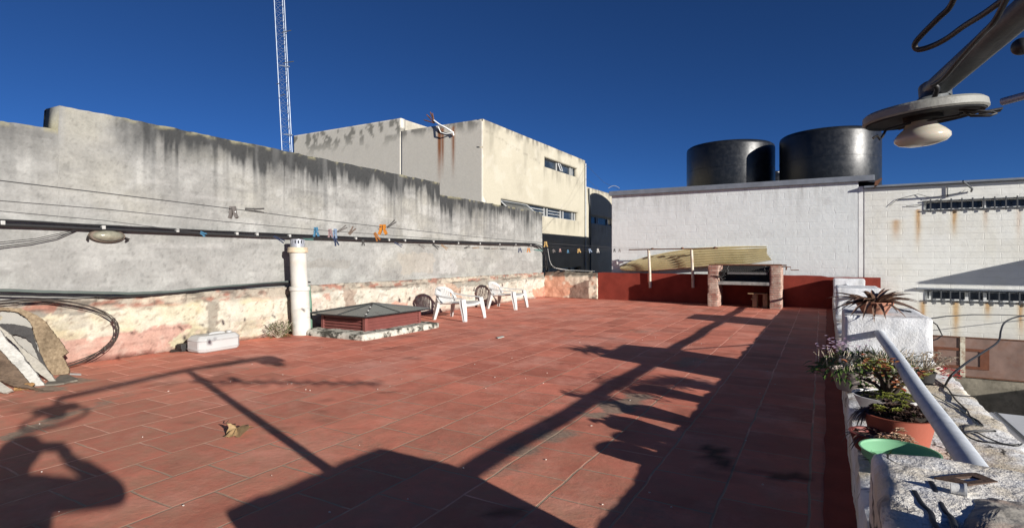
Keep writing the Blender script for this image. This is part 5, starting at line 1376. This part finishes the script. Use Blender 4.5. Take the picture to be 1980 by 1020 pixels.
# television aerial clamped to the pole
ya = thing('tv_aerial', 'television aerial with short crossbars clamped to the lamp pole at the right edge', 'aerial', (.30, 1.02, 1.31))
S1, S2 = Vector((.43, .80, 1.43)), Vector((1.86, 1.55, 1.43)); ad = (S2 - S1).normalized(); ap = Vector((-ad.y, ad.x, 0))
obj('boom', MB().tube([S1, S2], .011, 8), M_steel, ya, smooth=60)
for k in range(10):
    c = S1 + ad * (.24 + .148 * k if k < 9 else 1.60); hl = .135 if k else .17
    obj('element', MB().tube([c - ap * hl, c + ap * hl], .006, 6), M_galv, ya, smooth=60)
c = S1 + ad * .42
obj('dipole_box', MB().box(c.x - .03, c.x + .03, c.y - .03, c.y + .03, 1.435, 1.495), M_black, ya, bevel=.006)
obj('clamp', MB().lathe((PX_, PYY - .085, 1.405), [(.045, 0), (.047, .004), (.047, .046), (.045, .05)], 16), M_iron, ya, smooth=50)
rt_ = att(1938, 197, .84)
obj('reflector_rod', MB().tube([Vector((PX_, PYY - .07, 1.31)), rt_], .006, 8), M_galv, ya, smooth=60)
re_ = att(1975, 90, .90)
obj('end_cap', MB().tube([Vector((PX_, PYY - .08, 1.40)), re_.lerp(Vector((PX_, PYY - .08, 1.40)), .12)], .006, 8).ball(re_, .014, (1, 1, 1), 14, 10), M_black, ya, smooth=60)

# ================================================================== BARBECUE
def brick_mat():
    t = NT('old_brick'); v = t.pos(); sp_ = t.new('ShaderNodeSeparateXYZ'); t.link(v, sp_.inputs[0])
    cb = t.new('ShaderNodeCombineXYZ'); wob = t.math('MULTIPLY', t.math('SUBTRACT', t.noise(v, 11, 3), .5), .024)
    t.link(t.math('ADD', sp_.outputs[0], sp_.outputs[1]), cb.inputs[0]); t.link(t.math('ADD', sp_.outputs[2], wob), cb.inputs[1])
    br = t.new('ShaderNodeTexBrick'); t.link(cb.outputs[0], br.inputs['Vector'])
    for k, x in (('Scale', 1.), ('Brick Width', .22), ('Row Height', .047), ('Mortar Size', .0065), ('Mortar Smooth', .4)): br.inputs[k].default_value = x
    br.inputs['Color1'].default_value = (.27, .115, .085, 1); br.inputs['Color2'].default_value = (.40, .24, .19, 1); br.inputs['Mortar'].default_value = (.22, .19, .16, 1)
    n = t.noise(v, 22, 6, .65); c = t.mix(br.outputs['Color'], (.52, .44, .36), t.ramp(t.noise(v, 5., 5), [(.45, 0.), (.7, .7)]))
    c = t.mix(c, (.12, .07, .05), t.ramp(n, [(.58, 0.), (.72, .6)]))
    return t.done(c, .9, t.bump(t.math('SUBTRACT', 1., br.outputs['Fac']), 1., .012, t.bump(n, .7, .01)), Specular_IOR_Level=.2)
M_brick = brick_mat()
bb = thing('barbecue', 'brick barbecue with two pillars and a black iron grill against the red wall', 'barbecue', (-1.45, 12.65, 0))
BXA, BXB, BY0, BY1 = (-2.145, -1.93), (-.93, -.715), 12.30, 12.98
for (a, b) in (BXA, BXB):
    obj('brick_pillar', rough_box(a, b, BY0, BY1, -.01, .885, .03, .0065, 0, 4), M_brick, bb, smooth=55)
obj('hearth', MB().box(-1.96, -.90, BY0 + .015, BY1, .475, .54), plain('ash_grey_slab', (.30, .29, .27), .9, .4, 12, .5, dirt=(.05, .05, .05), dirt_amt=.9, local=False), bb, bevel=.008)
obj('fire_back', MB().box(-1.94, -.92, BY1 - .06, BY1 - .02, .541, .90), M_iron, bb)
obj('top_bar', MB().tube([(-2.13, BY0 + .06, .895), (-.62, BY0 + .06, .895)], .012, 8).tube([(-2.1, BY1 - .08, .90), (-.74, BY1 - .08, .90)], .012, 8), M_rust, bb, smooth=60)
gr_ = MB()
for k in range(26):
    x = -1.88 + k * .0365; gr_.tube([(x, BY0 + .05, .745), (x, BY1 - .10, .800)], .0075, 5)
for y, z in ((BY0 + .05, .745), (BY1 - .10, .800), (BY0 + .3, .772)): gr_.tube([(-1.90, y, z), (-.95, y, z)], .011, 6)
obj('grill_grate', gr_, M_iron, bb, smooth=60)
obj('front_plate', MB().box(-1.75, -.97, BY0 + .035, BY0 + .043, .70, .742), plain('scorched_steel', (.14, .135, .13), .6, .4, 20, .3, local=False), bb)
ch_ = MB()
for x in (-1.86, -1.72, -1.0): ch_.tube([(x, BY0 + .06, .895), (x - .03, BY0 + .05, .82), (x, BY0 + .05, .745)], .008, 5)
ch_.tube([(-1.93, BY0 - .03, .63), (-1.84, BY0 + .0, .66), (-1.80, BY0 + .02, .73)], .010, 6).tube([(-2.02, BY0 - .02, .665), (-1.90, BY0 - .02, .65), (-1.84, BY0 - .01, .585)], .012, 6)
for k in range(9): ch_.lathe((-1.86 + .03 * (k % 3), BY0 + .02, .56 + .022 * k), [(.02, 0), (.026, .008), (.02, .016)], 8)
obj('chain', ch_, M_iron, bb, smooth=60)
obj('crank_handle', MB().tube([(-.72, BY0 + .1, .865), (-.55, BY0 + .1, .865), (-.545, BY0 + .1, .80), (-.40, BY0 + .1, .80)], .010, 6).box(-.64, -.615, BY0 + .07, BY0 + .13, .80, .875), M_rust, bb, smooth=60)
# stool under the barbecue
M_pine = wood('pale_pine', (.30, .20, .11), (.42, .30, .18), (3, 3, 10))
sb = thing('wooden_stool', 'small pale wooden stool standing under the barbecue', 'stool', (-1.15, 12.62, 0))
obj('seat', MB().box(-1.36, -.98, 12.42, 12.78, .285, .305), M_pine, sb, bevel=.004)
for (x, y) in ((-1.27, 12.44), (-1.07, 12.44), (-1.27, 12.72), (-1.07, 12.72)):
    obj('leg', MB().box(x, x + .085, y, y + .03, 0, .284), M_pine, sb, bevel=.004)
obj('rail', MB().box(-1.30, -1.17, 12.47, 12.50, .16, .195), M_pine, sb)

# ---- clothesline frame fixed to the red wall
M_postw = plain('peeling_cream_post', (.55, .51, .42), .7, .25, 14, .4, dirt=(.26, .12, .05), dirt_amt=.9, local=False)
cf = thing('clothesline_frame', 'rusty bar on two peeling white posts fixed to the front of the red wall', 'clothesline', (-3, 12.95, .3))
for px in (1255, 1338):
    a = ony(px - 1, 482, 12.96); b = ony(px + 2, 556, 12.96)
    obj('post', MB().tube([(b.x, 12.97, b.z), (b.x - .01, 12.97, .7), (a.x, 12.96, a.z)], .032, 12), M_postw, cf, smooth=50)
a = ony(1216, 482.5, 12.93); b = ony(1388, 479.5, 12.93)
br_ = MB().tube([a, a.lerp(b, .5), b], .014, 8)
for f in (.28, .62, .97): br_.ball(a.lerp(b, f) + Vector((0, 0, .012)), .03, (1.3, 1, .8), 8, 6)
obj('cross_bar', br_, M_rust, cf, smooth=60)

# ---- yellow corrugated sheet leaning on the white wall
cy = MB(); NU, NVv = 90, 26
TL = [(1198, 516), (1222, 505), (1252, 496), (1290, 488), (1340, 480), (1400, 477), (1440, 476), (1480, 476)]
BL = [(1207, 523), (1238, 524), (1268, 523), (1310, 520), (1345, 517), (1390, 513), (1440, 512), (1490, 503)]
def seg(L, f):
    f = f * (len(L) - 1); i = min(int(f), len(L) - 2); k = f - i
    return L[i][0] * (1 - k) + L[i + 1][0] * k, L[i][1] * (1 - k) + L[i + 1][1] * k
grid = []
for i in range(NU + 1):
    f = i / NU; a = ony(*seg(TL, f), 13.28 - .04 * math.sin(f * 5)); b = ony(*seg(BL, f), 13.10)
    for j in range(NVv * 4 + 1):
        g_ = j / (NVv * 4); p = a.lerp(b, g_)
        p += Vector((0, -.06 * math.sin(g_ * math.pi), 0)) * (1 - .5 * f)
        ph = g_ * 7.5 * 2 * math.pi; p += Vector((0, -.85, .4)) * (.055 * math.sin(ph) * (.6 + .4 * math.sin(f * 3)))
        p.x += .02 * math.sin(g_ * 7 + 1) * (1 if i in (0, NU) else .3); grid.append(p)
W = NVv * 4 + 1
cy.v = [tuple(p) for p in grid] + [tuple(p + Vector((0, .006, 0))) for p in grid]; o_ = len(grid)
for i in range(NU):
    for j in range(W - 1):
        q_ = (i * W + j, i * W + j + 1, (i + 1) * W + j + 1, (i + 1) * W + j)
        cy.f += [q_, tuple(k + o_ for k in reversed(q_))]
for i in range(NU):
    for j in (0, W - 1): cy.f.append((i * W + j, (i + 1) * W + j, (i + 1) * W + j + o_, i * W + j + o_))
for j in range(W - 1):
    for i in (0, NU): cy.f.append((i * W + j, i * W + j + 1, i * W + j + 1 + o_, i * W + j + o_))
tag(obj('corrugated_sheet', cy, plain('faded_yellow_fibreglass', (.66, .58, .36), .6, .2, 4, .1, dirt=(.25, .20, .10), local=False), smooth=70), 'twisted faded yellow corrugated sheet lying on the red wall against the white building', 'sheet')
wp = [ony(a, b, 13.24) for a, b in ((1192, 505), (1206, 505), (1205, 508), (1193, 511))]
tag(obj('white_offcut', MB().prism(wp, (0, .02, 0)), M_white), 'small white offcut behind the left tip of the yellow corrugated sheet', 'scrap')

# ================================================================== WASHING LINES AND PEGS
def online(px, py, A, B):
    """the point of the upright plane through A and B seen at the pixel"""
    d = Vector((B[0] - A[0], B[1] - A[1], 0)); N = Vector((-d.y, d.x, 0)).normalized()
    return onplane(px, py, Vector((A[0], A[1], 0)), N)
LINES = [((-1.9, 0), (-2.62, 12.93), [(-40, 344), (0, 349), (200, 373), (445, 403), (600, 423), (745, 439), (900, 456), (1055, 470), (1181, 478), (1300, 481)]),
         ((-2.4, 0), (-3.30, 12.93), [(-40, 384), (0, 388), (200, 404), (420, 427), (610, 444), (730, 453), (850, 462), (1000, 473), (1120, 481), (1260, 482)]),
         ((-2.9, 0), (-3.95, 12.93), [(-40, 405), (0, 408), (200, 426), (380, 449), (530, 459), (645, 465), (800, 473), (955, 481), (1060, 484), (1130, 485), (1200, 484), (1228, 482.5)])]
M_line = plain('grey_washing_line', (.06, .06, .06), .6, .2, 5, 0)
names = ['upper washing line, the one carrying the orange pegs', 'middle washing line, the one carrying blue and mauve pegs', 'lowest washing line, with a long row of small pegs near the far end']
LP = []
for (A, B, px), nm in zip(LINES, names):
    P = [online(a, b, A, B) for a, b in px]; e0 = P[0] + (P[0] - P[2]).normalized() * 2.6
    e0.z = P[0].z + .05
    LP.append(P)
    tag(obj('washing_line', MB().tube([e0] + P, .0016, 5), M_line, smooth=60), 'thin ' + nm, 'washing line', 'washing lines')
ends = [P[0] + (P[0] - P[2]).normalized() * 2.6 for P in LP]
t = thing('clothesline_frame', 'posts and bar holding the near ends of the washing lines, outside the left frame', 'clothesline', (-2.2, -2.1, 0))
zb = max(e.z for e in ends) + .05
e_a = min(ends, key=lambda e: e.x); e_b = max(ends, key=lambda e: e.x)
obj('cross_bar', MB().tube([Vector((e_a.x - .2, e_a.y, zb)), Vector((e_b.x + .2, e_b.y, zb))], .016, 8), M_rust, t, smooth=60)
obj('post', MB().tube([Vector((e_a.x - .15, e_a.y, 0)), Vector((e_a.x - .15, e_a.y, zb))], .03, 10), M_postw, t, smooth=60)
obj('post', MB().tube([Vector((e_b.x + .15, e_b.y, 0)), Vector((e_b.x + .15, e_b.y, zb))], .03, 10), M_postw, t, smooth=60)

pegcols = {'grey': (.20, .18, .165), 'darkgrey': (.09, .085, .08), 'orange': (.62, .22, .015), 'amber': (.42, .15, .02), 'yellow': (.60, .38, .12), 'blue': (.07, .22, .36), 'paleblue': (.25, .34, .48),
           'mauve': (.36, .24, .24), 'navy': (.03, .045, .10), 'teal': (.10, .25, .22), 'black': (.02, .02, .022), 'tan': (.38, .24, .13), 'white': (.62, .60, .55), 'pink': (.55, .33, .28), 'brown': (.22, .165, .13)}
pm_ = {k: plain('peg_' + k, tuple(x * .72 for x in v), .6, .2, 30, .05) for k, v in pegcols.items()}
M_spring = plain('peg_spring_steel', (.20, .19, .18), .4, .2, 20, 0, metal=.6)
def peg(px, py, line, tilt, wpx, lpx, col, label, pair=False):
    """a sprung clothes peg hung on a line; tilt in degrees from hanging straight down, sizes as seen"""
    A, B, _ = LINES[line]; c = online(px, py, A, B); tdep = (c - CAM).dot(FW)
    k_ = .78 if tdep > 8 else .92
    L = lpx * k_ * tdep / FPX; w_ = wpx * k_ * tdep / FPX
    u = RT * math.sin(R_(tilt)) - Vector((0, 0, 1)) * math.cos(R_(tilt)); s = u.cross(FW).normalized(); d = FW * .5 + RT * .1
    m = MB(); hw = w_ / 2
    for sg_ in (-1, 1):
        pts = [c - u * L * .22 + s * sg_ * hw * .35, c + s * sg_ * hw * .42 + u * L * .02, c + u * L * .30 + s * sg_ * hw * .45, c + u * L * .55 + s * sg_ * hw * .62, c + u * L * .80 + s * sg_ * hw * .92]
        m.strip(pts, [hw * .9] * 5, hw * .62, FW)
    name = 'clothes_peg'
    o = obj(name, m, pm_[col]); tag(o, label, 'clothes peg', 'clothes pegs on the washing lines')
    if lpx > 17:
        obj('spring', MB().tube([c + u * L * .28 - FW * hw * .6 - s * hw * .9, c + u * L * .28 + FW * hw * .6, c + u * L * .28 - FW * hw * .6 + s * hw * .9], hw * .14, 5), M_spring, o, smooth=60)
    return o
PEGS = [
 (450, 404, 0, 4, 17, 24, 'grey', 'big grey peg hanging upright on the upper line, the leftmost hanging peg'),
 (482, 405, 0, 86, 9, 38, 'darkgrey', 'dark grey peg sticking out sideways just right of the leftmost hanging peg'),
 (740, 438, 0, 0, 17, 20, 'orange', 'bright orange peg hanging on the upper line, the largest orange one'),
 (752, 437, 0, 128, 6, 22, 'darkgrey', 'dark grey peg pointing up beside the bright orange peg'),
 (1055, 469, 0, 3, 8, 11, 'yellow', 'yellow peg on the upper line at the end of the boundary wall'),
 (611, 443, 1, 3, 11, 19, 'blue', 'sky blue peg hanging on the middle line'),
 (638, 446, 1, 6, 9, 17, 'mauve', 'mauve peg hanging against a pale blue peg on the middle line'),
 (648, 446, 1, -5, 9, 19, 'paleblue', 'pale blue peg between the mauve peg and a tilted grey peg'),
 (656, 446, 1, 122, 6, 22, 'grey', 'grey peg tilted upward beside the pale blue peg'),
 (677, 450, 1, 142, 8, 18, 'brown', 'lone brown grey peg leaning upward on the middle line'),
 (726, 453, 1, 28, 8, 18, 'amber', 'amber peg tilted on the middle line below the bright orange peg'),
 (390, 450, 2, 60, 8, 12, 'blue', 'small blue peg on the lowest line, farthest left of all pegs on it'),
 (534, 459, 2, 62, 6, 24, 'navy', 'navy peg slanting on the lowest line left of the flue pipe'),
 (590, 462, 2, 88, 4, 22, 'teal', 'flat teal peg on the lowest line just above the flue cowl'),
 (648, 462, 2, 18, 8, 18, 'navy', 'navy peg hanging below the pale blue and mauve pegs'),
 (702, 466, 2, 2, 6, 12, 'darkgrey', 'dark grey peg hanging alone on the lowest line'),
 (766, 470, 2, 64, 5, 17, 'navy', 'dark navy peg slanting left of a row of tilted pegs'),
 (812, 474, 2, 62, 5, 15, 'grey', 'grey peg slanting between the navy and the black peg'),
 (839, 474, 2, 58, 5, 15, 'black', 'black peg slanting beside a tan one on the lowest line'),
 (856, 475, 2, 55, 5, 15, 'tan', 'tan peg slanting right of the black peg'),
 (900, 479, 2, 108, 4, 12, 'black', 'black peg lying nearly flat left of the flat tan peg'),
 (916, 479, 2, 92, 3, 14, 'tan', 'tan peg lying flat between two flat dark pegs'),
 (938, 480, 2, 88, 3, 12, 'black', 'flat black peg right of the flat tan peg'),
 (953, 480.5, 2, 92, 3, 14, 'brown', 'flat brown peg in the middle of the row of flat pegs'),
 (970, 481, 2, 90, 3, 14, 'black', 'flat black peg at the right end of the row of flat pegs'),
 (1005, 481, 2, 5, 8, 9, 'navy', 'navy peg hanging left of a small orange peg'),
 (1022, 481, 2, 0, 7, 9, 'orange', 'small orange peg on the lowest line near the end of the boundary wall'),
 (1036, 483, 2, 86, 4, 18, 'teal', 'flat grey green peg right of the small orange peg'),
 (1070, 483, 2, 20, 6, 8, 'grey', 'grey peg in front of the shaded beige wall, first after the wall end'),
 (1083, 482, 2, 0, 5, 8, 'pink', 'pink peg in front of the shaded beige wall'),
 (1098, 484, 2, 4, 5, 8, 'blue', 'blue peg in front of the shaded beige wall'),
 (1119, 482, 2, 8, 8, 10, 'yellow', 'cream and yellow peg in front of the shaded beige wall'),
 (1140, 482, 2, 22, 7, 10, 'paleblue', 'pale peg tilted in front of the drainpipe'),
 (1156, 482, 2, 3, 6, 10, 'white', 'white peg right of the drainpipe'),
 (1188, 482, 2, 2, 5, 8, 'black', 'black peg in front of the white block building'),
 (1198, 482, 2, 2, 5, 8, 'grey', 'grey peg in front of the white block building, the last at the right'),
]
for p in PEGS: peg(*p)

# ================================================================== THE PHOTOGRAPHER (behind the lens; only the shadow is in the picture)
def person():
    root = thing('person', 'person behind the camera holding up a phone, seen only as a shadow at lower left', 'person', (.0, 0, 0))
    SQ = .687
    O = Vector((0, 0, 0)) - FW * .36 + RT * .10
    def P(r, f, z): return O + RT * r + FW * f + Vector((0, 0, z * SQ))
    V = []; E = []; RAD = []
    def add(p, r, par=None):
        V.append(p); RAD.append(r)
        if par is not None: E.append((par, len(V) - 1))
        return len(V) - 1
    hip = add(P(0, 0, .95), .165); wa = add(P(0, .01, 1.12), .14, hip); chs = add(P(0, .0, 1.30), .165, wa); sh = add(P(0, -.01, 1.42), .12, chs)
    nk_ = add(P(0, .01, 1.50), .058, sh); hd = add(P(0, .04, 1.60), .085, nk_); hd2 = add(P(0, .035, 1.69), .095, hd); add(P(0, .02, 1.76), .06, hd2)
    hands = []
    for s in (-1, 1):
        s1 = add(P(.17 * s, -.01, 1.41), .064, sh); el = add(P(.42 * s, .12, 1.345), .036, s1); wr = add(P(.15 * s - .10, .28, 1.49), .028, el)
        ha = add(P(.095 * s - .10, .325, 1.53), .038, wr); hands.append((ha, s))
        th = add(P(.105 * s, .02, .88), .10, hip); kn = add(P(.115 * s, .03, .48), .068, th); an = add(P(.12 * s, .0, .09), .046, kn)
        add(P(.13 * s, .16, .045), .045, an)
    me = bpy.data.meshes.new('body'); me.from_pydata([tuple(v) for v in V], E, [])
    o = bpy.data.objects.new('body', me); COL.objects.link(o)
    m = o.modifiers.new('skin', 'SKIN')
    for i, r in enumerate(RAD): me.skin_vertices[0].data[i].radius = (r, r)
    me.skin_vertices[0].data[0].use_root = True
    o.modifiers.new('sub', 'SUBSURF').levels = 2
    dg = bpy.context.evaluated_depsgraph_get(); me2 = bpy.data.meshes.new_from_object(o.evaluated_get(dg))
    bpy.data.objects.remove(o)
    me2.name = 'body'; me2.materials.clear(); me2.materials.append(plain('skin', (.42, .25, .17), .5, .1, 10, .1))
    ob = bpy.data.objects.new('body', me2); COL.objects.link(ob); ob.parent = root
    # clothes: shells grown off the body
    def shell(name, test, grow, mat):
        bm = bmesh.new(); bm.from_mesh(me2); bm.normal_update()
        bmesh.ops.delete(bm, geom=[f for f in bm.faces if not test(f.calc_center_median())], context='FACES')
        for v in bm.verts: v.co += v.normal * grow
        mm_ = bpy.data.meshes.new(name); bm.to_mesh(mm_); bm.free(); mm_.materials.append(mat); mm_.shade_smooth()
        oo = bpy.data.objects.new(name, mm_); COL.objects.link(oo); oo.parent = root
    loc = lambda p: ((p - O).dot(RT), (p - O).dot(FW), p.z / SQ)
    shell('jacket', lambda p: .98 < loc(p)[2] < 1.475 and loc(p)[1] < .27, .011, plain('dark_jacket', (.05, .055, .07), .9, .2, 20, .3))
    shell('trousers', lambda p: .10 < loc(p)[2] < 1.0, .014, plain('blue_jeans', (.05, .07, .13), .9, .2, 30, .3))
    shell('shoes', lambda p: loc(p)[2] <= .10, .012, M_black)
    shell('hair', lambda p: loc(p)[2] > 1.66 or (loc(p)[2] > 1.55 and loc(p)[1] < .0), .014, plain('dark_hair', (.03, .022, .016), .7, .3, 60, .4))
    fc = MB(); fc.ball(P(0, .135, 1.60), .016, (1, 1.2, 1), 10, 8)
    obj('nose', fc, bpy.data.materials['skin'], root, smooth=60)
    for s in (-1, 1):
        obj('eye', MB().ball(P(.033 * s, .125, 1.635), .011, (1, 1, .8), 10, 8), M_white, root, smooth=60)
        obj('ear', MB().ball(P(.092 * s, .02, 1.615), .026, (.5, 1, 1), 10, 8), bpy.data.materials['skin'], root, smooth=60)
        base = P(.095 * s - .10, .325, 1.53)
        for k in range(4):
            z = (.02 - .018 * k); L = (.062, .07, .066, .052)[k]
            A = base + Vector((0, 0, z)) + FW * .005; B = A + FW * L * .35 - RT * s * L * .25; C = B - RT * s * L * .6 + FW * .004
            obj('finger', MB().tube([A, B, C], [.009, .0085, .007], 8), bpy.data.materials['skin'], root, smooth=60)
        obj('thumb', MB().tube([base - FW * .01, base - RT * s * .03 - FW * .018 + Vector((0, 0, .012)), base - RT * s * .055 - FW * .012 + Vector((0, 0, .012))], [.011, .010, .008], 8), bpy.data.materials['skin'], root, smooth=60)
    obj('mouth', MB().ball(P(0, .122, 1.565), .016, (1.3, .4, .35), 10, 6), plain('lips', (.35, .13, .11), .5, .1, 10, 0), root, smooth=60)
    return P
person()
Rc = Matrix((RT, FW, Vector((0, 0, 1)))).transposed()
ph = MB(); ph.box(-.085, .075, -.016, -.006, -.035, .022, Matrix.Translation(CAM) @ Rc.to_4x4())
tag(obj('phone', ph, M_black, bevel=.003), 'black phone held sideways by the person behind the camera', 'phone')
